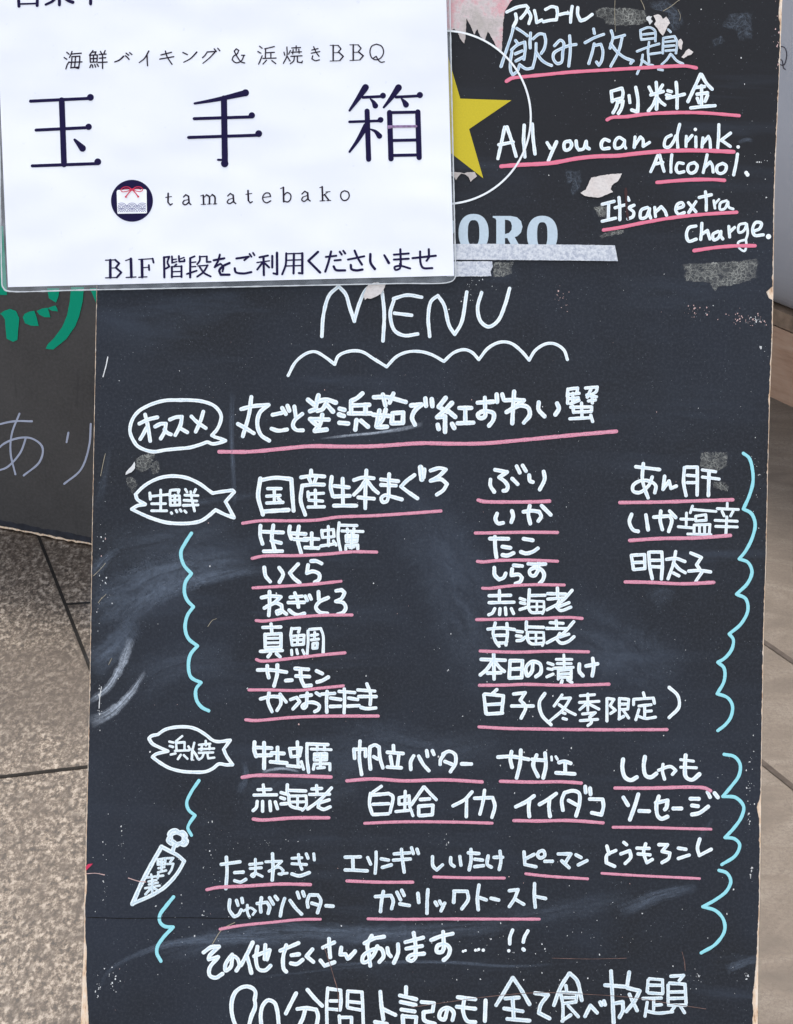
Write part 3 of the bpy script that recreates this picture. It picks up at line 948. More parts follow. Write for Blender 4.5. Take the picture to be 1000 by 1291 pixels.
W('chalk_lettering', 390, 480, 5.0, 33, """
-8 120 30 150; 5 192 45 178; 58 92 42 160; 48 132 110 120 168 138; 108 142 82 180 52 190; 108 148 150 195
5 242 122 245; 82 215 70 270 35 314; 15 252 60 290; 35 316 110 308
192 176 222 184; 187 212 218 222; 190 265 245 270; 335 80 300 110 264 128; 264 128 264 200; 275 156 378 152; 355 158 355 200; 250 206 388 206; 298 248 290 308; 326 252 370 290
408 104 490 104 608 134; 464 88 480 155; 530 82 506 138
442 188 432 240 424 288; 482 182 464 240 424 288; 403 214 505 222; 428 292 490 290; 525 208 520 268; 525 205 592 200 590 266; 522 268 588 266
642 156 708 150; 708 150 664 190 648 236 666 276; 732 112 736 158; 772 116 776 160
860 108 816 165; 900 140 850 190 806 230; 816 165 872 196; 878 192 920 228; 806 230 856 224; 856 224 856 322; 810 278 816 304; 900 272 914 298""")
W('chalk_lettering', 570, 480, 4.545, 28, """
42 156 110 156; 76 160 76 235; 32 244 122 240
147 126 238 120; 188 98 190 170; ~190 165 188 205 160 214 147 195 165 180 205 175 238 188 236 225 212 258
256 78 258 122; 288 78 296 108
356 62 350 150 345 244; 302 112 360 110 412 112; 412 112 360 150 312 180; 312 180 390 142 436 155 445 195 412 240
497 124 496 165 530 204; 602 130 612 160 592 194""")
W('chalk_lettering', 570, 480, 4.545, 21, """
664 48 660 88; 670 48 720 42 716 66; 678 78 728 72; 665 104 724 98; 692 72 692 120; 678 132 728 112; 665 70 662 130
765 42 832 36; 832 36 826 62 798 80; 798 45 775 95; 772 82 828 92; 782 116 822 110; 802 78 804 128
680 152 800 150; 692 145 697 182; 697 180 798 176; 800 150 798 176; 742 128 745 214; 675 218 788 212; 795 197 806 234""")

# fresh fish
fish = W('fish_drawing', 160, 490, 6.793, 34, """
75 905 150 832 250 776 340 752 430 750 520 766 620 812 700 870 735 895; 735 895 800 884 905 870; 905 870 920 885 845 968; 845 968 880 1030 918 1105; 918 1105 840 1078 760 1038; 760 1038 700 1090 640 1130 560 1150 450 1155 340 1146 220 1112 120 1070 42 1032; 42 1032 90 1003 158 990; 158 990 90 948 75 905""")
W('lettering', 160, 490, 6.793, 26, """
197 892 202 948; 207 922 360 906; 290 868 290 1040; 212 986 332 985; 212 1046 342 1046
372 872 366 918; 378 870 448 866 440 892; 370 922 450 916; 450 916 455 995; 375 1000 455 995; 370 922 374 1000; 410 912 412 995; 376 958 450 952
380 1062 386 1070; 422 1042 430 1056; 456 1036 466 1050; 495 1046 508 1060
502 862 516 886; 590 862 576 890; 497 912 610 916; 490 956 600 962; 482 1000 610 996; 547 882 560 960 580 1048""", None, fish)
W('chalk_lettering', 160, 580, 4.1667, 25, """
702 97 690 190 715 286; 705 105 780 93 864 100; 864 100 870 190 876 266; 720 270 850 262
20:740 150 810 150; 20:735 190 805 186; 20:735 226 820 222; 20:775 155 775 225; 20:795 202 806 212""")
W('chalk_lettering', 370, 580, 4.348, 24, """
97 57 97 85; 42 95 105 86 170 90; 85 100 94 120; 125 97 116 120; 48 140 110 134 168 135; 48 142 40 222 65 300
20:80 175 82 205; 20:85 186 165 182; 20:120 165 122 250; 20:85 220 160 225; 20:80 258 170 256
210 92 205 150 216 198; 225 142 304 150; 270 102 272 245; 222 200 310 196; 222 250 345 250
332 110 380 96 440 100; 400 57 395 160 394 264; 396 112 366 155 332 190; 406 116 440 160 464 180; 356 205 442 212
480 106 575 116; 480 136 562 140; 525 77 523 140 522 195; ~522 190 512 226 490 230 482 208 505 192 545 202 595 216
664 82 620 115 590 145; 590 145 630 176 680 210; 34:697 40 704 105; 26:718 52 714 95
752 58 800 44 836 52; 836 52 800 86 752 114; 752 114 810 106 842 132 822 165 786 190""")
W('chalk_lettering', 300, 650, 5.263, 29, """
150 67 148 130 164 188; 165 107 300 112; 235 65 226 150 245 234; 222 167 286 182; 172 237 294 236
345 72 341 110 355 154; 356 118 450 122; 405 72 396 150 420 250; 372 156 460 162; 490 117 490 208; 442 152 535 156; 446 212 535 216""")
W('chalk_lettering', 300, 650, 5.263, 23, """
556 98 562 146; 560 102 634 92; 634 92 638 140; 562 146 638 140; 600 72 602 200; 550 202 650 186; 634 168 652 196
672 48 665 140 682 234; 680 64 790 66; 690 102 830 106; 726 88 728 112; 770 86 770 112
718 132 794 132; 794 132 790 172; 720 174 790 172; 718 132 720 174; 720 152 790 152; 755 122 755 215; 716 226 718 198; 718 198 795 194; 795 194 796 222; 742 212 772 206""")
W('chalk_lettering', 300, 650, 5.263, 29, """
175 344 184 400 214 438; 274 346 300 390 276 442; 400 322 345 380; 345 380 368 412 410 446
486 302 520 302 555 318; 466 328 458 382; 458 382 500 370 540 390 538 425 510 442""")
W('chalk_lettering', 300, 735, 5.263, 28, """
210 57 210 140 205 215; 157 97 215 87 285 92; 285 92 240 132 176 166; 190 156 250 132 290 148 290 190 262 205 258 188 285 182 322 206
335 130 440 128; 348 95 425 88; 378 67 394 110 402 160; 340 180 368 202 402 212 442 202; 447 88 460 115; 475 82 486 106
535 58 537 110; 600 97 540 126 518 160 540 192 594 202; 652 52 690 46; 690 46 708 66 690 100 650 122; 650 122 700 132 716 165 698 195 662 208""")
W('chalk_lettering', 300, 735, 5.263, 26, """
220 272 226 330; 166 295 285 292; 180 340 182 430; 180 342 286 336; 286 336 286 428; 182 430 286 426; 20:190 368 280 366; 20:190 398 280 396; 150 454 295 448; 217 468 200 490; 256 468 280 490""")
W('chalk_lettering', 300, 735, 5.263, 22, """
357 300 350 350; 357 304 410 300 402 328; 352 354 440 346; 440 346 436 406; 360 412 436 406; 352 354 360 412; 360 380 436 376; 396 350 396 405; 356 446 358 476; 390 442 396 470; 430 446 440 470
465 318 466 390 460 470; 475 308 550 302; 550 302 566 350 566 464; 486 348 530 342; 510 328 508 376; 486 378 535 372; 498 402 528 397; 528 397 524 432; 498 434 524 432; 498 402 498 434""")
W('chalk_lettering', 300, 820, 5.263, 29, """
132 130 220 130 322 144; 195 102 196 140 205 180; 262 96 260 160 240 236; 318 200 358 197; 380 120 468 126; 386 170 474 174; 416 122 420 190 440 236 486 232; 522 136 560 154; 526 210 560 200 600 177""")
W('chalk_lettering', 300, 820, 5.263, 26, """
150 322 220 306 280 308; 280 308 286 350 260 398; 207 280 200 340 226 406; 280 290 320 342; 350 326 390 312 410 340 366 388
416 305 488 296; 460 282 456 345; ~458 335 452 372 435 384 426 370 452 350 500 345 540 365 534 392 510 406; 520 282 545 298
556 290 642 285; 592 272 588 340 590 410; 614 316 684 326; 612 372 682 370
672 272 775 280; 706 256 708 330 705 414; 735 316 795 326; 728 370 805 366
796 262 908 270; 802 306 918 306; 856 222 880 290 878 360; 816 378 850 386 915 382""")
W('chalk_bracket', 110, 700, 5.263, 26, """
692 -146 650 -80 622 -20 640 62 692 122; 692 122 652 180 646 250 665 300 705 342; 705 342 665 400 650 480 670 550 732 602; 732 602 685 660 672 740 690 810 755 845; 755 845 722 890 726 960 760 1008 806 1032""", M_cyan)

# middle column
W('chalk_lettering', 590, 580, 6.667, 37, """
228 82 330 100; 330 100 262 145; 262 145 315 185 335 222 322 255 298 258; 190 165 188 212 222 268; 372 156 418 202; 410 52 436 106; 460 46 488 92; 515 127 522 175 546 185; 637 97 645 160 604 248""")
W('chalk_lettering', 590, 580, 6.667, 37, """
245 450 232 495 252 532 296 528; 370 428 380 470 365 522; 467 435 540 426 600 435; 600 435 616 475 592 512; 520 384 508 450 524 534; 620 384 696 460""")
W('chalk_lettering', 590, 580, 6.667, 37, """
185 660 340 662; 227 645 230 740 240 818; 290 728 358 738; 290 798 330 803 384 782; 468 662 545 674; 445 772 490 785 550 768 588 742""")
W('chalk_lettering', 590, 695, 6.667, 36, """
222 138 226 200 262 238; 262 238 300 222 318 186; 385 118 456 124; 372 148 366 202; 366 202 430 196 455 222 440 255 400 272
508 105 590 110 652 106; 596 95 594 160; ~594 155 560 205 528 200 518 165 555 140 610 150 640 190 630 240 602 270""")
W('chalk_lettering', 590, 695, 6.667, 31, """
265 330 265 420; 178 374 360 370; 178 432 388 428; 226 482 205 520 175 534; 270 482 266 532; 315 476 320 532; 365 482 384 524
440 397 480 410; 442 432 480 440; 438 490 500 470; 517 322 512 405; 525 372 648 370; 512 412 510 470 532 512 620 514; 24:524 418 638 422; 24:638 422 640 490 626 525; 24:580 424 580 508; 24:530 468 634 466
670 356 822 360; 752 308 756 390; 672 402 822 390; 876 328 790 420 665 492; 850 432 772 462; 764 420 745 468 778 498 865 470""")
W('chalk_lettering', 590, 695, 6.667, 31, """
168 655 280 645 392 658; 230 602 212 690 235 760 262 798; 328 607 332 700 320 788; 236 707 320 706; 248 772 318 770
412 672 458 678; 408 710 448 715; 412 752 456 745 480 722; 492 592 490 660; 502 636 636 640; 500 682 502 740 530 775 628 775; 24:512 680 636 682; 24:636 682 638 760 626 794; 24:572 684 572 772; 24:516 732 636 730
692 600 800 606; 742 580 746 650; 662 648 836 650; 890 592 800 690 664 770; 848 697 772 720; 772 690 745 738 782 772 840 760 892 718""")
W('chalk_lettering', 590, 810, 3.571, 19, """
60 76 168 80; 116 52 118 164; 110 86 86 120 56 146; 126 92 146 116 164 130; 88 138 148 136; 190 82 186 160; 190 82 246 82; 246 82 242 158; 192 120 240 118; 188 160 242 158
~292 97 288 130 268 150 262 112 290 86 325 98 328 135 306 154
15:360 92 384 100; 15:360 118 380 122; 15:355 155 384 142; 15:398 76 468 76; 15:402 95 465 95; 15:432 56 434 112; 15:386 116 474 112; 15:407 124 407 165; 15:407 126 465 122 465 164; 15:412 143 460 140; 15:412 158 460 156; 17:424 172 420 186; 17:450 168 468 180
502 97 502 130 518 150; 532 106 584 96; 562 72 566 110 560 150""")
W('chalk_lettering', 590, 810, 3.571, 18, """
130 212 106 234; 72 236 82 320; 76 232 160 240; 160 240 152 318; 88 280 154 276; 86 322 156 318; 206 232 258 226; 258 226 236 260; 236 260 260 290 240 340; 197 286 294 286
346 230 322 270 334 328 374 370
15:424 236 388 286; 15:415 252 462 250; 15:462 250 430 300 368 354; 15:410 280 450 308 484 325; 15:422 314 438 320; 15:428 342 444 346
15:506 240 570 235; 15:502 270 590 265; 15:540 232 540 306; 15:538 272 504 302; 15:545 277 590 300; 15:516 322 574 316; 15:574 316 548 336; 15:548 336 556 360 540 374; 15:506 352 584 346
15:626 252 626 354; 15:630 252 658 256; 15:658 256 640 284; 15:640 284 664 305 642 320; 15:682 252 682 340; 15:682 252 724 256; 15:724 256 720 300; 15:684 302 720 300; 15:684 278 720 277; 15:680 345 702 332; 15:700 306 724 340
15:790 226 795 245; 15:746 280 746 256; 15:746 256 835 250; 15:835 250 840 274; 15:770 286 825 280; 15:796 286 796 334; 15:800 310 826 308; 15:770 302 756 348; 15:766 332 800 342 845 336
17:906 202 945 240 950 290 906 338""")

# right column
W('chalk_lettering', 770, 570, 5.0, 25, """
158 92 308 110; 206 72 200 170 218 240 236 288; ~262 157 240 210 180 255 142 245 142 210 190 180 250 185 284 212 278 256; 340 152 330 235; 330 235 368 182 380 228 414 214
465 98 460 190 475 274; 476 95 546 95; 546 95 546 190 545 270; 22:482 146 540 150; 22:482 192 545 192; 22:578 112 662 124; 22:578 157 684 170; 620 122 616 274""")
W('chalk_lettering', 770, 570, 5.0, 26, """
132 392 118 440 142 490 174 500; 222 396 236 490; 272 410 370 402; 370 402 385 430 366 500; 316 372 312 430 326 488; 372 372 410 412
20:442 422 520 424; 20:478 384 476 462; 20:426 470 520 478; 20:516 340 502 382; 20:522 362 664 374; 20:536 404 600 394; 20:600 394 602 430; 20:536 434 602 430; 20:536 404 536 434; 20:526 462 526 510; 20:526 460 626 456; 20:626 456 622 512; 20:560 465 560 508; 20:592 463 592 508; 20:486 516 632 520
20:735 322 735 345; 20:672 356 805 362; 20:702 372 715 402; 20:772 372 756 402; 20:658 430 798 436; 20:662 468 798 472; 20:732 408 726 524""")
W('chalk_lettering', 770, 670, 5.0, 24, """
130 152 144 240; 132 150 214 146; 214 146 216 234; 140 196 214 194; 150 240 214 234; 240 132 246 220 262 298; 250 130 322 130; 322 130 326 200 320 300; 252 182 316 182; 256 222 316 224
352 176 410 170 468 190; 410 127 396 200 362 298; 400 202 430 236 470 260; 396 262 430 280; 505 136 572 164; 572 164 542 210; 542 210 575 258 538 312; 492 250 560 246 630 255""")
W('chalk_bracket', 900, 560, 3.49, 16.5, """
130 40 155 60 170 110 172 170 155 230 130 285; 130 285 165 305 182 350 170 410 140 470 112 505; 112 505 150 520 168 560 150 610 100 660; 100 660 140 680 150 730 120 790 68 835; 68 835 86 860 80 900 50 940 18 960; 18 960 45 985 46 1040 15 1098; 15 1098 60 1115 82 1150 75 1200 50 1235 18 1260""", M_cyan)

# beach grill
fish = W('fish_drawing', 180, 905, 8.333, 40, """
160 175 230 127 330 100 480 97 570 122 660 177 735 235 790 250 920 235; 920 235 850 332; 850 332 880 400 945 492; 945 492 880 494 800 485 740 530 660 565 520 570 400 560 280 527 180 470 102 412; 102 412 140 382 265 350; 265 350 180 312 100 270 66 217 90 192 160 175""")
W('lettering', 180, 905, 8.333, 28, """
280 250 325 260; 284 296 320 306; 295 386 345 374; 415 192 350 246; 350 246 356 342; 362 262 440 256; 440 256 440 340; 338 347 486 342; 400 388 370 434; 432 392 470 430
480 300 500 335; 542 262 522 350 516 440; 516 330 560 390 580 430
662 242 664 290; 592 284 710 272; 592 330 750 322; 622 295 616 340; 702 295 702 330; 590 368 740 364; 642 372 622 418 590 438; 680 370 688 425 752 418""", None, fish)
W('chalk_bracket', 0, 0, 1, 4.6, "251 984 241 999 235.5 1012 238 1021 246 1028; 246 1028 239 1038 237 1044 241.5 1053", M_cyan)
W('chalk_lettering', 300, 920, 5.0, 28, """
105 78 104 130 116 168; 120 112 212 116; 165 82 166 160 165 244; 126 162 212 160; 250 112 250 204; 212 146 290 150; 206 202 308 210
24:326 118 336 170; 24:330 120 400 114; 24:400 114 390 165; 24:336 170 390 165; 24:375 77 380 222; 24:312 226 390 234; 24:400 202 414 248
24:436 88 436 180 446 268; 24:446 90 568 94; 21:462 122 588 126; 21:500 107 500 128; 21:546 107 546 128; 21:482 152 560 150; 21:560 150 560 190; 21:482 192 560 190; 21:482 152 482 192; 21:482 170 560 170; 21:520 152 520 230; 21:476 250 482 216; 21:482 216 580 214; 21:580 214 580 254; 21:502 242 546 238""")
W('chalk_lettering', 300, 920, 5.0, 24, """
160 348 166 405; 127 378 208 376; 102 412 244 410; 122 452 116 490 96 510; 156 452 156 514; 202 452 206 510; 236 455 250 498
272 396 298 404; 270 428 295 436; 272 468 310 465; 312 347 310 408; 322 382 428 386; 320 410 332 478 402 500; 20:330 418 430 416; 20:430 416 430 480 406 508; 20:376 420 376 494; 20:338 456 426 454
466 374 528 370; 496 352 500 408; 452 408 578 406; 590 367 520 440 440 500; 576 442 518 460; 518 440 506 488 540 502 582 486""")
W('chalk_lettering', 430, 920, 5.0, 26, """
82 122 86 180; 86 124 155 122; 155 122 155 168; 120 72 116 180 130 282; 182 112 180 180 186 248; 184 108 215 96 240 110; 240 110 246 180 264 240; 206 170 230 184
330 100 332 140; 292 142 392 150; 312 168 322 225; 364 162 356 228; 292 235 380 240
458 165 440 200 440 250; 490 167 520 220 554 258; 540 132 546 168; 576 132 586 156
652 152 628 190 625 218; 642 154 680 136 718 155 722 210 690 264; 655 200 700 218; 760 215 822 216""")
W('chalk_lettering', 430, 920, 5.0, 25, """
254 357 202 394; 186 402 180 470 196 528; 196 412 300 402; 300 402 326 420 310 520; 202 470 300 466; 202 535 298 530
22:366 428 366 470; 22:366 470 430 465; 22:430 465 430 416; 22:366 428 430 416; 22:405 388 402 508; 22:346 516 428 508; 22:432 482 454 542
520 362 480 420 442 474; 526 362 560 400 600 440; 500 440 558 436; 490 486 490 538; 490 482 580 476; 580 476 576 534; 496 542 575 536
826 392 780 440 706 480; 792 432 790 548; 842 432 956 428; 956 428 970 480 952 552; 905 382 896 450 876 532""")
W('chalk_lettering', 600, 930, 5.556, 30, """
155 136 250 132 370 152; 250 98 242 150 254 208; 315 88 310 180 286 282; 394 152 490 160; 426 122 402 190 436 272; 485 108 490 200 472 282; 20:530 134 532 158; 20:560 132 572 152; 582 174 620 166 665 180; 626 182 626 240; 562 246 692 254""")
W('chalk_lettering', 600, 930, 5.556, 30, """
408 408 350 450 280 484; 375 442 370 500 375 552; 563 392 510 430 446 468; 516 432 512 490 520 552; 620 388 602 440 610 508; 622 385 680 372 722 388 726 460 702 548; 650 440 708 472; 766 342 770 384; 800 354 804 398; 798 430 888 432; 888 432 894 480 880 538; 812 526 880 540""")
W('chalk_lettering', 760, 930, 5.263, 31, """
135 144 130 200 148 262 186 282 226 262; 280 127 272 190 286 252 320 262 356 238; 24:370 216 450 192 485 218 462 244; 24:400 177 396 220 410 276; 550 117 546 180 552 260 590 280 642 242; 22:517 146 602 156; 22:517 196 622 200""")
W('chalk_lettering', 760, 930, 5.263, 30, """
137 397 168 448; 236 376 214 450 180 544; 242 486 308 488; 352 432 430 416; 430 416 422 465 412 476; 372 390 356 450 366 520 390 538 430 524; 468 470 522 470; 582 405 638 406; 592 450 632 455; 592 510 640 500 700 457; 696 362 712 394; 742 368 764 396""")
W('chalk_bracket', 880, 930, 3.575, 17, """
118 75 165 86 190 120 185 170 150 220 112 265; 112 265 170 270 206 310 195 360 160 410 122 450; 122 450 165 456 188 482 170 530 108 572""", M_cyan)
W('chalk_bracket', 880, 930, 3.575, 17, """
95 598 130 610 148 645 130 690 80 730 22 762; 22 762 80 780 115 820 120 870 80 930 15 970""", M_cyan)

# vegetables
car = W('carrot_drawing', 150, 1035, 7.143, 46, """
42:~470 205 440 175 455 140 450 120 475 90 515 84 545 105 575 100 605 135 595 160 612 180 590 215 550 205 520 222 490 212 470 205; 30:~480 180 475 130 520 110 575 140 570 185 520 200 480 180; 26:490 178 508 190; 385 232 300 380 200 570 122 748; 40:122 745 250 690 380 620 470 540 540 450 588 362; 40:588 362 530 310 470 278 385 232; 500 222 482 276""", M_thin)
W('lettering', 150, 1035, 7.143, 24, """
350 352 350 392; 350 348 420 336; 420 336 416 392; 350 372 416 366; 350 394 416 392; 385 342 385 450; 356 426 410 416; 352 462 425 446; 432 336 490 334; 490 334 462 370; 436 388 490 385; 490 385 472 440 450 474
252 510 400 492; 290 482 300 530; 355 476 350 516; 266 546 338 532; 270 572 350 556; 236 606 368 582; 300 540 300 650; 290 604 238 662; 312 604 358 630""", M_thin, car)
W('chalk_bracket', 150, 1035, 7.143, 36, "492 684 430 760 368 850 370 910 410 948 488 956; 488 956 400 1050 348 1130 342 1190 378 1262", M_cyan)
W('chalk_lettering', 260, 1060, 5.882, 30, """
112 175 250 156; 150 122 155 220 146 355; 212 236 275 232; 212 296 255 306 294 286; 24:322 176 415 166; 24:326 206 410 200; 24:365 137 366 235; ~24:366 228 352 266 335 256 360 242 416 264; 24:442 156 560 152; 24:560 152 510 200 466 226; 492 97 496 200 490 292; 22:482 216 540 196 572 220 560 250 538 246 602 240
24:636 130 710 126; 24:636 170 745 176; 26:685 102 692 160 710 212; 636 246 690 260 765 236; 26:742 97 756 130; 26:798 97 802 142""", M_thin)
W('chalk_lettering', 260, 1060, 5.882, 29, """
175 438 172 510 208 564; 208 564 240 548 260 512; 225 442 236 478; 265 427 270 458; 22:276 520 330 498 366 520 346 548; 24:305 478 306 530 322 568; 378 465 450 456; 450 456 470 490 460 538; 410 422 402 480 406 528; 470 422 498 470; 512 412 530 436
582 428 562 490 550 558; 622 442 660 495 708 544; 676 382 690 424; 716 377 728 410; 764 407 750 450 755 492; 768 402 828 402; 828 402 850 440 826 534; 782 462 828 476; 888 482 942 485""", M_thin)
W('chalk_lettering', 420, 1060, 4.348, 21, """
66 90 150 88; 108 96 110 156; 66 160 110 161 188 165; 190 92 206 128; 236 62 236 110 231 178; 264 99 304 106; 270 146 320 132; 335 72 420 66; 331 106 424 100; 375 47 380 100 390 172; 430 38 440 70; 460 46 468 70""", M_thin)
W('chalk_lettering', 420, 1060, 4.348, 21, """
545 87 548 138 568 160; 568 160 600 132; 645 92 646 125 664 140; 695 86 701 134; 741 66 800 70; 756 47 756 110 746 160; 776 101 820 106; 776 142 825 136; 850 83 846 130 868 145; 882 91 930 90; 915 57 920 110 911 158""", M_thin)
W('chalk_lettering', 420, 1060, 4.348, 22, """
232 306 318 300; 318 300 330 330 321 372; 276 278 266 330 260 388; 350 282 370 324; 376 271 390 300; 366 346 418 355; 465 288 470 338; 520 268 516 330 515 398; 560 336 570 354; 584 331 592 346; 612 342 592 384; 665 282 661 338; 662 276 735 277; 735 277 741 320 706 373; 800 243 791 310 796 378; 802 311 840 324; 866 315 908 325""", M_thin)
W('chalk_lettering', 630, 1040, 3.448, 17, """
42 286 80 281; 80 281 64 322 42 355; 66 322 105 345; 152 255 151 310 155 358; 156 311 200 320
106 117 110 172 158 182; 112 148 150 128; ~172 116 190 112 196 134 176 144 165 130 172 116; 196 158 230 158; 255 126 310 126; 310 126 286 164; 270 156 302 186; 332 130 354 142; 342 174 380 155""", M_thin)
W('chalk_lettering', 630, 1040, 3.448, 17, """
466 92 476 126; 505 111 466 132 464 164 500 180; 540 76 552 86; 527 126 565 112; 565 112 570 140 546 168; 635 82 626 120 640 164 664 150; 597 101 650 102; 602 126 654 130; 692 86 730 86; 730 86 706 115; 706 115 740 122 735 145 706 164; 777 101 810 106; 777 146 824 131; 870 61 860 100 868 133; 868 133 920 106""", M_white)
W('chalk_lettering', 240, 1170, 4.545, 26, """
76 140 120 110 165 106; 165 106 110 160 106 180; 106 180 160 166; 160 166 110 232 112 272 145 285 185 262; ~240 152 202 208 202 245 232 222 246 162 270 176 280 215 264 244
358 82 325 150 290 214; 322 152 336 200 350 258; 366 162 455 126; 455 126 440 180; 430 97 426 178; 385 107 376 180 392 236 430 242 460 216
516 130 560 112 620 86; 550 98 532 170 536 235 550 250; 580 156 624 150; 576 202 610 206 644 182; 700 122 666 162; 666 162 705 194; 760 112 825 82; 795 62 797 110 802 168; 746 186 770 216 826 196; 865 112 860 152; 860 152 890 150 902 176 944 132""")
W('chalk_lettering', 440, 1160, 4.1667, 24, """
0 200 32 165; 82 122 130 97 185 87; 120 82 97 130 106 185 112 240; ~150 137 130 182 92 220 72 220 76 187 120 157 168 150 182 190 160 220; 202 147 208 176 220 190; 258 127 258 172 236 225
297 116 390 92; 302 150 384 136; 340 67 350 130 350 185; ~350 180 350 196 330 214 308 204 322 186 395 176; 432 105 480 86 545 71; 495 62 500 150; ~500 130 490 166 462 166 466 136 505 126 530 150 520 190 497 210
16:612 160; 16:600 164; 18:665 158; 18:682 154; 20:706 158; 20:860 52 846 90 845 125; 20:840 161; 22:940 57 922 90 916 115; 22:915 152 920 157""")
W('chalk_lettering', 280, 1210, 4.545, 26, """
~187 232 190 180 160 156 120 156 80 182 60 222 54 280 64 340 82 385; 187 226 190 270 170 320 152 385; 226 385 222 310 235 260 264 232 300 246 316 290 326 385
425 192 400 240 366 308; 490 172 530 220 574 264; 432 282 480 277 540 286; 540 286 550 320 540 385; 475 292 465 330 442 378
22:606 162 600 250 602 385; 22:610 166 680 175; 22:680 175 682 240 676 288; 22:620 236 670 236; 22:612 282 665 286; 22:720 192 718 268; 22:720 180 802 185; 22:802 185 806 260 810 385; 22:726 240 790 246; 22:722 275 795 288; 22:672 322 676 385; 22:678 330 742 330; 22:742 330 742 385""")
W('chalk_lettering', 440, 1160, 4.1667, 24, """
165 377 170 440 181 522; 176 466 244 498; 137 535 200 546; 300 352 300 388; 268 396 354 416; 272 430 350 446; 276 470 345 480; 282 502 286 560; 286 505 354 510; 354 510 350 560
382 430 446 436; 446 436 440 478 392 484; 392 484 396 525 452 545; ~515 477 500 522 476 512 484 476 520 460 550 485 544 525; 572 405 664 416; 567 455 664 466; 606 412 600 480 622 530 664 536; 718 422 714 530""")
W('chalk_lettering', 610, 1200, 3.571, 20, """
130 117 96 175 56 240; 132 117 165 165 206 236; 97 210 158 206; 92 255 175 268; 130 212 135 300; 106 302 206 310; 231 186 290 194; 290 194 256 240 248 275 296 300
385 97 346 160 316 240; 388 97 420 130 441 218; 17:370 152 373 176; 17:346 185 356 240 356 312; 17:350 182 420 186; 17:420 186 415 226; 17:362 206 412 206; 17:362 232 412 226; 17:352 312 392 284; 17:380 242 426 292; 456 290 480 242 510 274; 524 227 530 240; 541 222 546 238
573 87 576 146; 546 150 640 157; 577 160 585 320; 590 232 626 226; 626 226 626 265 611 295; 655 92 646 150; 646 162 702 176; 702 176 680 220 642 268; 656 192 690 264
16:740 127 736 180; 16:745 121 805 126; 16:805 126 806 185; 16:746 150 800 151; 16:742 185 805 189; 16:716 210 800 208; 16:765 215 765 260; 16:770 240 800 238; 16:736 227 726 290; 16:732 266 780 276 850 270
17:842 110 900 106; 17:900 106 880 130; 17:830 150 830 230; 17:836 141 906 146; 17:906 146 911 230; 17:840 181 900 180; 17:840 210 900 208; 17:832 240 910 240; 17:860 246 842 270; 17:886 246 904 274""", M_thin)

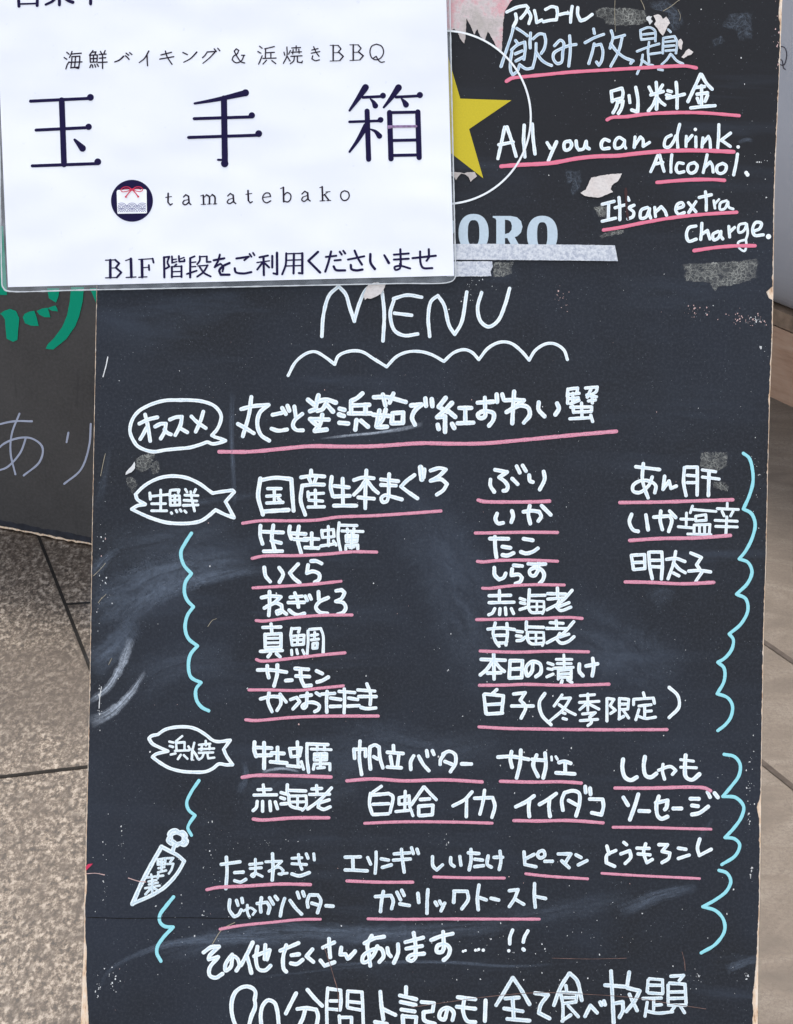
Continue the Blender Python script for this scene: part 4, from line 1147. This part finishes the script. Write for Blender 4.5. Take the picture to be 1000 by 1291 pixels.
# pink underlines (photo px)
for m_, w_, d in (
    (M_rose, 4.6, "638.5 102.5 645 98.7 662 96.6 690 93.8 718 91 740 89.6 772 87.7 807 85.6 836 84 865 83.2 878 85.6"),
    (M_rose, 4.6, "765.5 151 771 148.3 790 147 813 144 849 142 885 142.2 932 145.8"),
    (M_rose, 5.4, "632 209.7 652.5 208 695 205.5 729 199.5 754.5 197 780 196.2 798.5 194 827 191.3 865 189.6 893.5 190 925 191.4"),
    (M_rose, 4.8, "828.5 230 846 228.4 874.5 226.5 901 226.4 913.5 227.4"),
    (M_rose, 4.6, "761 290 780 287 815 280 852.5 273.8 890 270 929 267.6"),
    (M_rose, 4.6, "875 316 902.5 312 927.5 310 952 309.8"),
    (M_pink, 5.2, "276.5 569.5 315 569.5 355 565.8 390 562.6 436 563 474 562.4 530 558.8 570 559.4 609.6 559 658 554.8 724 548.4 777 543.8"),
    (M_pink, 4.2, "306 659.7 328 656.6 365 656.6 400 655.6 425 652 470 650.2 508 647.8 556 644.2"),
    (M_pink, 4.2, "318 704 332 701 376 700.4 414 698.4 442.5 695.8 475 696"),
    (M_pink, 4.0, "319 741.2 357 739 395 736.5 430 732.8"),
    (M_pink, 4.0, "323 782.3 332 783 366.5 778.8 404.5 775.8 444 775.3"),
    (M_pink, 4.2, "323.5 831.5 329 833.4 376 829 404.5 825.8 435 823"),
    (M_pink, 4.0, "314 869.8 338 869.8 376 870.4 404.5 867.5 433 864.7"),
    (M_pink, 4.2, "310 907.4 321 908.4 366.5 904.6 404.5 903 477 902.7"),
    (M_pink, 4.8, "603 630.5 609.5 632.2 642.5 632.9 675 632.6 693 631.8"),
    (M_pink, 4.4, "599.5 672 612.5 671.9 642.5 671.3 665 671 703 671.3"),
    (M_pink, 4.2, "602 707.8 609.5 708.4 627.5 706.6 672.5 706.3 703 707.6"),
    (M_pink, 4.0, "608.5 741.6 617 741.8 642.5 738.7 672.5 737.2 711.5 737.5"),
    (M_pink, 4.2, "601 781.2 635 780.6 680 779.6 717.5 778.4 734 779.7"),
    (M_pink, 4.2, "605.5 820.8 650 822.2 695 821 742 821.8"),
    (M_pink, 4.2, "604.5 864 640 863.6 660 862.8 716 864 768 862.6"),
    (M_pink, 4.2, "604 916.4 640 918.4 674 919 710 919.6 758 920 841 919.8"),
    (M_pink, 4.6, "781.5 633.6 830 633 880 631.4 924 630"),
    (M_pink, 4.8, "794 681.4 830 679 880 678 921 675"),
    (M_pink, 4.6, "788.5 733.6 820 734.2 860 736 900 734.3"),
    (M_pink, 4.6, "305.5 980 320 977.8 360 977.8 417.5 979.6"),
    (M_pink, 4.6, "319.5 1032.6 330 1033.8 370 1031.2 414.5 1031"),
    (M_pink, 4.6, "437.5 984.4 470 982 510 984.4 560 983.2 608 985.8"),
    (M_pink, 4.0, "460 1038 490 1036.6 520 1036 580 1036.6 620.5 1037.8"),
    (M_pink, 4.4, "631 985 672 986 708 985.6 733 987.2"),
    (M_pink, 4.4, "648 1034.5 681 1035 717 1034.4 760.5 1037.4"),
    (M_pink, 4.6, "775.5 993.5 817 993.6 874 992.4 889 993.6 896 997"),
    (M_pink, 3.8, "773 1043 817 1043.2 855 1044.4 896.5 1045.4"),
    (M_pink, 4.4, "261 1121.6 273.6 1119 311 1117 353.5 1114.6 391.5 1115.2"),
    (M_pink, 3.8, "277.5 1171.4 302.5 1167 345 1162.6 379 1159.2 404 1159"),
    (M_pink, 4.2, "437.5 1110.6 477.5 1112.2 520.5 1112.2"),
    (M_pink, 3.8, "547 1105.6 588 1106.6 636 1107"),
    (M_pink, 3.8, "464 1158.4 500.5 1159 558 1158.6 650 1158.8 680 1158.8"),
    (M_pink, 3.8, "663 1101.6 688 1104.4 741 1108"),
    (M_pink, 3.6, "759 1101 804 1103.8 882 1107.6")):
    W('chalk_underline', 0, 0, 1, w_, d, m_, None, 0.0006, 0.94)

# wiped chalk, scratches, chips, specks
def smear(d, w0, w1, m_):
    mb = MB()
    q = [float(c) for c in d.split()]
    ribbon(mb, list(zip(q[::2], q[1::2])), w0, w1, onboard, 0.0001 + HC[0] * 0.000004, 0, 0.0, 0.15, False, True, step=2.5)
    HC[0] = (HC[0] + 5) % 37
    mb.build('chalk_smear', m_, board)
smear("112 886 124 877 137 866 150 845 160 822 166 804", 9, 15, M_smear_hi)
smear("113 911 132 903 150 890 166 873 176 858 184 846", 18, 7, M_smear_hi)
smear("112 840 135 825 158 800 172 785", 50, 30, M_smear_mid)
smear("116 760 160 745 200 726 260 712 320 706", 70, 40, M_smear_mid)
smear("150 790 200 750 240 735 300 722 340 718", 30, 16, M_smear_mid)
smear("116 726 130 708 150 692", 22, 10, M_smear_mid)
smear("110 800 150 770 200 742 250 726", 110, 70, M_smear_lo)
smear("118 700 170 690 230 680 300 660", 70, 60, M_smear_lo)
smear("160 870 220 840 300 830", 60, 60, M_smear_lo)
smear("500 620 560 700 600 800 640 880", 110, 120, M_smear_lo)
smear("700 780 780 820 860 860", 120, 90, M_smear_lo)
smear("122 640 132 600 138 560", 16, 8, M_smear_lo)
smear("293 492 292 540 294 590 296 640", 9, 6, M_smear_mid)
smear("205 634 250 633 290 628 335 622", 13, 10, M_smear_lo)
smear("404 553 440 549 480 545 515 539 534 534", 3, 7, M_smear_hi)
smear("330 974 345 970 360 969 378 973", 6, 4, M_smear_hi)
smear("300 1010 360 980 430 985 470 950", 60, 60, M_smear_lo)
smear("400 960 470 935 560 950 640 935", 70, 60, M_smear_lo)
smear("300 1000 310 980 308 960", 10, 10, M_smear_mid)
smear("126 1246 136 1226 165 1207 215 1190 290 1183 380 1190", 5, 22, M_smear_mid)
smear("200 1205 320 1175 480 1178 640 1168", 34, 24, M_smear_mid)
smear("400 1219 470 1214 560 1213 640 1218 700 1216", 6, 5, M_smear_mid)
smear("300 1235 420 1222 520 1215", 5, 3, M_smear_lo)
smear("780 1150 830 1130 880 1118", 26, 14, M_smear_mid)
smear("915 1222 935 1215 957 1208", 15, 12, M_smear_mid)
smear("590 1165 700 1150 800 1130", 40, 30, M_smear_lo)
smear("820 760 836 748 852 752", 40, 26, M_smear_lo)
smear("930 180 942 176 950 178", 6, 6, M_smear_mid)
smear("880 1060 890 1045 900 1030", 10, 6, M_smear_lo)

def W2(name, d, w, m_, h=0.0005):
    mb = MB()
    strokes(mb, 0, 0, 1, w, d, onboard, h, dome=0.00002, wobble=0.35)
    return mb.build(name, m_, board)
W2('scratch', "519 1270 560 1264 620 1256 680 1251.5 740 1253.5 800 1258 850 1266 890 1272", 0.7, M_scratch)
W2('scratch', "409 1195 415 1212 421 1232 426 1250 427 1275", 0.9, M_scratch)
W2('scratch', "696 1208 745 1209 790 1208", 0.5, M_scratch)
W2('scratch', "860 1200 863 1212 864 1224", 0.6, M_scratch)
W2('scratch', "110 1156.5 160 1158 230 1157 300 1158 330 1156", 0.8, M_joint)
W2('scratch', "109 1101.5 121 1101 132 1103", 0.9, M_fleck_pink)
W2('scratch', "162 1107 175 1111 184 1112", 1.0, M_fleck_pink)
W2('scratch', "130 475 134 460 136 450", 1.3, M_fleck)
W2('scratch', "127 600 131 580 133 572", 0.7, M_fibre)
W2('scratch', "268 1190 280 1172 296 1163", 1.0, M_fibre)
W2('scratch', "789 238 790 262 792 276", 3.0, plain('reddish_rub', (0.05, 0.02, 0.02), 0.7))
for d_ in ("118 726 128 716 133 710", "124 760 129 753", "128 755 134 749", "137 838 141 830"):
    W2('scratch', d_, 0.6, M_fibre)
W2('scratch', "262 790 268 782 273 780", 0.6, M_fibre)
W2('scratch', "128 866 126 878 125 893", 1.1, M_fleck)
W2('hair', "775.5 0 775 15 776 40", 0.5, M_fibre)
W2('hair', "808 0 811 6 813 12", 0.7, M_fibre)
W2('hair', "836 14 846 8 855 1 857 0", 0.7, M_fibre)
W2('hair', "857 26 858 20 855 12", 0.5, M_fibre)

mb = MB()
r2 = random.Random(21)
def speck(x, y, r, mi=0):
    n = r2.choice((4, 5, 6))
    pts = []
    for k in range(n):
        a = 2 * math.pi * k / n + r2.random()
        q = r * r2.uniform(0.5, 1.25)
        pts.append(onboard(x + q * math.cos(a) * 0.8, y + q * math.sin(a) * 1.1, 0.0002))
    mb.add(pts, [tuple(reversed(range(n)))], None, mi)
def inb(x, y):
    return 122 - y * 0.011 < x < 983 - y * 0.022 and not (x < 580 and y < 372)
for _ in range(620):
    x, y = r2.uniform(108, 980), r2.uniform(0, 1320)
    if inb(x, y):
        speck(x, y, 0.28 + r2.random() ** 6 * 1.1, 0 if r2.random() < 0.86 else 1)
for cx_, cy_, sx, sy, n, mi in ((880, 393, 14, 3, 20, 1), (945, 404, 16, 4, 46, 1), (955, 404, 6, 2, 20, 0), (959, 438, 0.5, 0.5, 1, 0), (945, 985, 3, 14, 22, 0), (945, 1040, 2, 10, 12, 0), (947, 1100, 2, 7, 12, 0), (942, 1230, 2, 3, 8, 0), (880, 1230, 2, 5, 9, 0), (126, 885, 1.2, 16, 22, 0), (128, 730, 4, 40, 24, 0), (133, 1110, 2, 30, 14, 0), (140, 1235, 5, 12, 14, 0), (124, 1250, 2, 8, 14, 0), (155, 1060, 2, 10, 9, 0), (262, 1085, 4, 40, 18, 0), (585, 1200, 60, 30, 30, 0), (330, 1064, 30, 4, 12, 0), (563, 1062, 1, 4, 8, 0), (710, 375, 6, 8, 16, 1), (596, 358, 14, 12, 40, 0), (955, 620, 4, 40, 12, 0), (940, 230, 20, 60, 14, 0), (957, 204, 6, 1, 6, 0), (220, 1150, 60, 40, 40, 0), (700, 1210, 120, 50, 70, 0), (700, 930, 150, 60, 60, 0), (982, 90, 1, 12, 14, 1), (979, 45, 2, 20, 12, 1)):
    for _ in range(n):
        x, y = r2.gauss(cx_, sx), r2.gauss(cy_, sy)
        if inb(x, y):
            speck(x, y, 0.4 + r2.random() ** 3 * 1.1, mi)
speck(959, 438, 2.0, 0)
speck(943, 1230, 1.8, 0)
o = mb.build('chip_specks', [M_fleck, M_fleck_pink], board)
tag(o, kind='stuff')

for m_, s_, x0, y0, d in (
    (M_glue, 6.25, 740, 0, "60 85 130 58 240 62 350 62 470 85 478 170 420 200 320 205 220 200 150 195 120 150 70 130"),
    (M_glue_blue, 6.25, 740, 0, "480 0 640 0 700 50 745 100 765 180 720 250 650 240 660 120 600 80 500 60"),
    (M_glue_blue, 3.796, 760, 0, "570 110 600 65 720 55 720 190 650 195 640 150 565 130"),
    (M_glue_blue, 3.796, 760, 0, "520 190 570 170 590 200 530 230"),
    (M_glue, 2.58, 840, 300, "50 85 140 80 220 76 300 65 300 130 240 150 170 160 158 175 140 148 60 140"),
    (M_glue, 5.0, 770, 570, "570 0 735 0 740 90 680 120 620 110 560 90"),
    (M_glue, 5.0, 770, 570, "640 190 700 180 750 215 735 245 690 235 645 225"),
    (M_glue, 6.793, 160, 490, "80 600 130 570 190 555 245 555 215 640 195 690 130 720 80 690"),
    (M_glue, 6.793, 160, 490, "200 660 260 610 290 660 270 720 220 740"),
    (M_glue, 6.793, 160, 490, "-6 765 30 750 70 765 95 830 75 870 52 898 10 850"),
    (M_glue, 4.0, 740, 230, "40 130 70 115 110 130 110 182 60 175"),
    (M_glue, 4.0, 740, 230, "65 268 110 245 190 235 182 256 120 270 75 280"),
    (M_glue, 3.846, 540, 200, "315 502 415 498 405 560 360 575 312 572"),
    (M_glue_blue, 3.846, 540, 200, "660 50 740 55 750 110 735 150 700 180 690 140 720 110 670 120"),
    (M_glue, 3.846, 540, 200, "800 235 850 225 860 280 820 270")):
    mb = MB()
    film(mb, x0, y0, s_, d, onboard, 0.00012 + HC[0] * 0.000003)
    HC[0] = (HC[0] + 3) % 37
    mb.build('glue_residue', m_, board)

# ------------------------------------------------------------------ tape and torn paper left on the board
def stuck(name, label, cat, m_, x0, y0, s_, d, jag_, thick, group=None, h=0.0016):
    q = [float(c) for c in d.split()]
    cx_, cy_ = x0 + sum(q[::2]) / len(q) * 2 / s_ * 0.5 * 1.0, y0 + sum(q[1::2]) / len(q) * 2 / s_ * 0.5
    mb = MB()
    poly(mb, x0, y0, s_, d, onboard, h, 0, thick, jag_, 1.6)
    o = mb.build(name, m_, None, False, onboard(cx_, cy_, h))
    tag(o, label, cat, group)
    return o
G = 'torn paper left stuck on the menu board'
stuck('tape_strip', 'long white paper tape strip crossing the feet of the pale blue printed letters', 'tape', M_tape, 540, 200, 3.846, "90 414 300 413 500 415 700 417 905 420 912 455 920 497 700 494 500 492 300 491 90 490", 0.15, 0.0004, 'white tape on the menu board')
stuck('tape_strip', 'short wrinkled tape piece just below the long white tape strip', 'tape', M_tape, 540, 200, 3.846, "90 500 200 498 310 498 313 525 302 548 306 570 200 571 90 572", 0.3, 0.0004, 'white tape on the menu board')
stuck('torn_paper', 'large ragged pink and grey torn paper at the top, beside the laminated sign', 'paper', M_torn_pink, 550, 0, 6.667, "60 -80 690 -80 640 0 610 40 578 90 562 200 556 330 550 440 510 400 480 340 435 265 415 320 410 350 375 310 345 245 320 292 300 240 255 155 245 330 235 366 200 320 180 270 150 240 130 256 100 255 60 200", 0.35, 0.0003, G, 0.0004)
stuck('torn_paper', 'small ragged pink paper strip under the tip of the yellow star', 'paper', M_torn_pink, 540, 200, 3.846, "100 62 160 68 175 72 190 66 225 65 236 85 205 112 195 88 178 76 160 72 150 82 135 104 125 88 100 80", 0.2, 0.0003, G)
stuck('torn_paper', 'pale pink paper scrap below the words All you can', 'paper', M_torn_pale, 540, 200, 3.846, "790 92 820 86 850 80 900 74 940 72 932 90 920 108 890 130 885 150 896 162 860 176 830 188 800 187 780 185 755 178 738 165 765 150 778 120", 0.35, 0.0004, G)
stuck('torn_paper', 'pink paper scrap torn to a point, above the bluish chalk writing', 'paper', M_torn_pale, 740, 0, 6.25, "525 122 560 112 585 125 600 150 625 130 640 150 655 182 635 205 630 222 600 282 580 262 560 230 530 192 545 165", 0.3, 0.0004, G, 0.0018)
stuck('torn_paper', 'thin pink paper sliver at the right end of the bluish chalk writing', 'paper', M_torn_pale, 740, 0, 6.25, "720 320 740 305 756 330 746 392 732 385 716 350", 0.3, 0.0004, G, 0.0018)
stuck('torn_paper', 'pink paper shred lying right of the bluish chalk writing, lowest of three', 'paper', M_torn_pale, 740, 0, 6.25, "745 450 770 420 780 400 805 384 840 410 825 428 790 440 765 460", 0.3, 0.0004, G, 0.0018)
stuck('torn_paper', 'tiny white paper crumb left of the pointed pink scrap', 'paper', M_fleck, 740, 0, 6.25, "470 135 490 125 515 128 505 150 520 165 495 195 485 170 468 155", 0.5, 0.0004, G, 0.0017)
stuck('torn_paper', 'pinkish paper scrap stuck over the M of the heading', 'paper', M_torn_pale, 350, 350, 2.632, "285 62 300 22 330 15 345 20 362 17 352 40 345 52 325 64 308 70 298 68 290 74", 0.4, 0.0004, G, 0.0019)
stuck('torn_paper', 'white paper sliver on the left between speech bubble and upper fish drawing', 'paper', M_fleck, 160, 490, 6.793, "-12 738 -8 715 10 695 45 658 66 625 72 650 70 682 40 716 10 728", 0.3, 0.0004, G, 0.0017)
stuck('paper_scrap', 'bright red triangular fleck on the left edge of the menu board', 'paper', M_scrap_red, 90, 1050, 5.357, "97 228 112 212 145 208 120 235 100 255", 0.2, 0.0003, None, 0.0005)

# ------------------------------------------------------------------ the laminated sign
sign = empty('laminated_sign', frame(onsheet(287, 365), BU, BV, BN), 'white laminated sign with three large navy characters, over the menu board\'s upper left', 'sign')
def sheet(mb, corners, h, nx, ny, mi=0, thick=0.0, rc=0.0):
    """a bowed sheet between four photo corners (tl, tr, br, bl)"""
    tl, tr, br, bl = corners
    vs_ = []
    for j in range(ny + 1):
        t = j / ny
        for i in range(nx + 1):
            s_ = i / nx
            x = (tl[0] * (1 - s_) + tr[0] * s_) * (1 - t) + (bl[0] * (1 - s_) + br[0] * s_) * t
            y = (tl[1] * (1 - s_) + tr[1] * s_) * (1 - t) + (bl[1] * (1 - s_) + br[1] * s_) * t
            if rc:      # round the lower corners
                for ccx, ccy, sx in ((bl[0] + rc, bl[1] - rc, -1), (br[0] - rc, br[1] - rc, 1)):
                    if (x - ccx) * sx > 0 and y > ccy:
                        dd = math.hypot(x - ccx, y - ccy)
                        if dd > rc:
                            x, y = ccx + (x - ccx) * rc / dd, ccy + (y - ccy) * rc / dd
            vs_.append(onsheet(x, y, h))
    fs = []
    for j in range(ny):
        for i in range(nx):
            a = j * (nx + 1) + i
            fs.append((a, a + nx + 1, a + nx + 2, a + 1))
    mb.add(vs_, fs, None, mi)
mb = MB()
sheet(mb, ((-4.5, -70), (565.5, -70), (575, 355.5), (2.4, 367.5)), 0.0, 90, 60, 0, 0, 9)
mb.build('clear_sleeve', M_sleeve, sign, True)
mb = MB()
rim = [(566.3, -60), (568.5, 60), (571, 180), (574.6, 340), (574.8, 347), (572, 353), (566, 356), (500, 357.5), (400, 359.6), (300, 361.7), (200, 363.8), (100, 365.8), (12, 367.3), (6, 365.5), (3, 361), (2.2, 350), (0, 200), (-3, 20)]
for a, c in ((0, 4), (4, 7), (7, 13), (13, 16), (16, 18)):
    pass
ribbon(mb, rim, 1.5, 1.5, lambda x, y, h: onsheet(x, y, h), 0.0002, 0, 0.0002, 0.3, False, step=3)
mb.build('sealed_edge', M_rim, sign, True)
mb = MB()
sheet(mb, ((-8, -70), (560.8, -70), (572.6, 347.6), (10.2, 362)), 0.0006, 60, 45)
paper = mb.build('paper_sheet', M_paper, sign, True)

def P(name, x0, y0, s, w, data, m_=None, h=0.00085, parent=None):
    mb = MB()
    strokes(mb, x0, y0, s, w, data, onsheet, h, dome=0.00001, wobble=0.015)
    return mb.build(name, m_ or M_print, parent or paper)
P('printed_line', 0, 0, 6.667, 26, "155 -40 160 52; 315 -40 313 46; 15:165 33 310 29; 26,20:470 -20 438 12 385 38; 500 -40 500 40; 22,30:540 -20 575 5 612 18; 762 -60 762 32")
P('printed_line', 70, 45, 4.545, 7.5, """
65 95 78 106; 50 125 65 135; 60 190 68 165 78 150; 95 90 88 110 80 125; 90 105 148 100; 95 120 92 155 88 185; 95 120 140 117; 140 117 138 150 132 188; 132 188 118 184; 82 152 152 150; 88 183 136 180; 115 122 113 145; 112 155 110 178
215 85 195 112; 212 95 232 92 225 110; 198 112 240 110; 240 110 238 150; 200 152 238 150; 198 112 200 152; 218 112 218 150; 200 132 238 130; 205 165 197 182; 212 168 214 182; 225 165 230 180; 238 162 246 176; 258 90 264 102; 285 85 278 102; 250 108 290 105; 252 129 288 126; 245 153 296 151; 270 105 270 188
7,10:340 150 365 140 390 118; 400 115 410 122 422 136; 405 100 420 112; 425 97 438 108; 6,9:480 154 510 130 535 88; 525 110 526 145 528 172; 605 110 665 95; 598 134 678 120; 630 88 640 120 668 164; 730 96 756 108; 6,9:735 152 775 130 810 94; 6,8:845 158 880 130 916 92; 870 93 855 115 843 126; 870 93 916 90; 910 75 922 90; 930 72 942 86""", M_print_black)
P('printed_line', 280, 45, 4.545, 7, """
~130 112 112 112; 126 114 110 145 80 155 58 138 66 118 88 102 96 84 82 75 70 88 88 122 110 150 130 156
215 60 230 72; 205 90 222 100; 210 162 220 140 230 115; 300 62 245 75; 250 75 248 130; 252 98 300 95; 280 97 280 130; 235 130 310 128; 255 140 235 162; 285 142 308 160
355 95 360 112; 392 85 382 105; 372 65 372 115 352 158; 375 120 390 145; 400 70 450 68; 425 58 425 85; 398 95 455 92; 408 80 405 105; 440 78 442 100; 395 118 458 115; 415 120 410 145 392 160; 432 118 432 150 458 155; 458 155 460 145
515 82 550 74; 512 100 560 91; 525 63 540 95 556 118; 520 115 515 132 535 143 558 138
9:637 55 637 142; 5:620 55 665 55; 665 55 682 75 665 95; 4:665 96 640 97; 4:640 97 672 97; 8:672 97 695 118 675 142; 5:620 145 675 143
9:752 52 752 140; 5:733 52 780 52; 780 52 797 72 780 93; 4:780 94 753 95; 4:753 95 785 95; 8:785 95 810 115 790 138; 5:733 142 790 139
~885 48 858 60 848 95 860 128 885 138 912 125 926 92 914 60 885 48; 868 128 884 118 896 140 912 152 930 149""", M_print_black)
P('printed_character', 20, 100, 3.125, 12.5, "58 86 290 75; 27:294 71; 23:181 82 190 335; 80 200 285 190; 25:287 187; 65 341 320 332; 27:323 325; 10,27:232 238 248 255 263 272")
P('printed_character', 20, 100, 3.125, 12.5, "9,24:705 95 790 80 900 55; 28:905 53; 703 155 930 148; 25:930 142; 681 229 955 220; 27:957 214; 24:820 75 824 330; 29:823 332; 9:797 317 818 318")
P('printed_character', 420, 100, 7.692, 28, """66,22:315 78 240 190 160 303; 290 175 480 165; 58:484 158; 14,56:362 190 392 222 410 256; 66,22:635 80 565 180 492 272; 610 172 840 160; 60:842 152; 14,58:662 185 690 218 708 246
50:330 308 345 776; 26:160 412 460 402; 56:461 393; 58,22:322 450 240 590 160 703; 12,54:358 482 410 505 450 550; 52:548 322 562 770; 52:822 316 835 758; 30:570 322 800 318; 30:570 593 815 588; 30:570 738 830 733""")
P('worn_stroke', 420, 100, 7.692, 20, '24:536 458 805 455; 10:536 475 572 468', M_scuff, 0.00115)
P('printed_line', 130, 215, 6.25, 11, """
13:513 180 512 250; 512 250 530 272 545 262; 7:493 212 540 205
635 208 652 190 672 202; 13:674 202 678 255; 678 255 692 268; 7:676 228 640 236; ~640 236 628 256 648 270 676 250
7:770 200 790 192; 13:790 195 793 265; 7:793 215 815 192; 13:815 192 836 205 838 262; 7:838 212 860 190; 13:860 190 880 205 882 262; 6:773 267 810 265; 6:823 265 854 263; 6:866 264 897 262""", M_print_black)
P('printed_line', 280, 215, 5.556, 9, """
40 178 58 160 76 172; 12:78 172 82 220; 82 220 96 231; 6:80 192 48 202; ~48 202 36 222 54 232 80 215
12:182 140 185 210; 185 210 198 227 212 218; 6:167 167 208 160
7:288 188 340 182; ~340 182 332 160 306 158 286 182 290 212 312 226 341 212
6:410 126 430 118; 12:430 118 432 218; ~432 175 456 154 480 168 480 200 460 220 432 212
560 164 580 145 598 156; 12:600 156 603 202; 603 202 618 213; 6:600 174 568 185; ~568 185 558 205 576 216 600 198
6:685 120 703 113; 12:702 113 705 210; 6:705 178 742 150; 11:718 168 748 208; 6:686 213 722 211; 6:734 211 762 209; 6:728 150 757 147
~858 141 836 155 832 185 850 209 875 205 891 180 884 152 858 141""", M_print_black)
P('printed_line', 120, 310, 4.545, 11, """
16:87 82 87 180; 7:60 82 115 80; 12:115 80 138 100 118 125; 6:118 126 88 127; 12:122 128 150 152 125 180; 7:60 183 125 181
7:175 84 198 76; 16:205 74 208 178; 7:178 181 234 178; 16:268 80 270 178; 7:250 78 330 73; 330 73 335 96; 6:275 125 308 122; 308 110 310 138; 7:250 180 297 177
13:395 65 397 180; 398 65 425 62; 425 62 415 95 426 118 405 130; 440 60 442 95; 8:445 78 465 76; 8:440 98 468 90; 480 58 482 90; 482 90 512 88; 512 88 512 78; 8:510 66 485 76; 465 106 455 118; 12:440 120 440 180; 8:440 119 495 116; 12:495 116 495 178; 8:440 148 495 146; 8:442 176 495 174
570 60 545 70; 13:545 70 545 180; 8:548 95 577 92; 8:548 120 577 118; 11:526 161 582 142; 600 60 600 82 585 105; 8:600 62 640 60; 640 60 640 90; 640 92 662 91; 8:590 115 645 111; 645 111 620 150 585 176; 600 122 625 155 662 175
13:680 82 740 71; 12:715 50 705 85 685 122; 685 122 718 102 735 120 730 146; 14:770 98 735 115 712 140 720 165 770 165
13:810 72 880 62; 880 62 855 82; 13:800 128 806 150 850 158 895 150; 11:885 46 896 62; 11:905 40 913 53""")
P('printed_line', 335, 305, 4.545, 12, """
13 78 -35 88; 8:-50 118 22 108; 13:-12 90 -10 190; -15 115 -48 158; -5 122 20 146; 13:38 80 38 146; 14:65 62 66 185; 66 185 45 180
118 65 115 130 95 185; 8:118 68 210 65; 14:210 65 210 180; 210 180 190 178; 8:120 105 208 102; 8:118 138 208 135; 13:162 68 160 180
14:300 57 245 108; 14:245 108 312 175; 345 86 405 79; 13:375 55 360 115 342 170; 395 106 430 103; 14:390 140 402 160 455 163; 425 56 436 72; 445 51 456 66
472 101 565 82; 13:510 50 530 95 552 130; 14:488 132 492 155 520 163 555 158; 15:600 70 602 120 626 155; 12,16:680 76 706 120
735 73 820 66; 735 101 820 96; 13:772 42 775 130; ~770 125 770 150 745 160 738 145 770 137 828 152; 13:842 93 975 79; 13:885 55 888 120 902 148 955 150; 13:935 42 936 88; 936 88 922 108""")
# round emblem
def disc_on(name, x, y, r, m_, h):
    mb = MB(); disc(mb, x, y, r, onsheet, h, 0, 64)
    return mb.build(name, m_, paper)
disc_on('emblem_disc', 130 + 228 / 6.25, 215 + 238 / 6.25, 165 / 6.25, M_print, 0.00085)
mb = MB()
poly(mb, 130, 215, 6.25, "107 166 114 154 160 150 320 147 336 148 343 158 346 330 340 337 120 341 113 336", onsheet, 0.0011)
mb.build('emblem_box', M_emblem, paper)
mb = MB()
for j, yy in enumerate((284, 305, 326)):
    for i in range(-1, 4):
        cx_ = 145 + i * 83 + (41.5 if j % 2 else 0)
        for r in (38, 24, 10):
            pts = []
            for k in range(13):
                a = math.pi + math.pi * k / 12
                x, y = cx_ + r * math.cos(a), yy + r * 0.75 * math.sin(a)
                if 114 < x < 340 and y < 336:
                    pts.append((130 + x / 6.25, 215 + y / 6.25))
                else:
                    if len(pts) > 2:
                        break
                    pts = []
            if len(pts) > 2:
                HC[0] = (HC[0] + 1) % 37
                ribbon(mb, pts, 0.55, 0.55, onsheet, 0.0012 + HC[0] * 0.00001, 0, 0.0, 0.02, False, step=0.5)
mb.build('emblem_waves', M_wave, paper)
P('emblem_bow', 130, 215, 6.25, 6, "~228 150 200 130 162 132 140 152 150 166 185 164 228 150; ~228 150 260 130 298 132 313 150 300 164 265 162 228 150; 4:215 148 180 142 155 152; 4:240 148 275 142 298 152; 8:222 155 195 185 180 205; 8:236 155 262 185 277 205; 16:180 207; 16:277 205; 16:214 150 242 150", M_red, 0.0017)
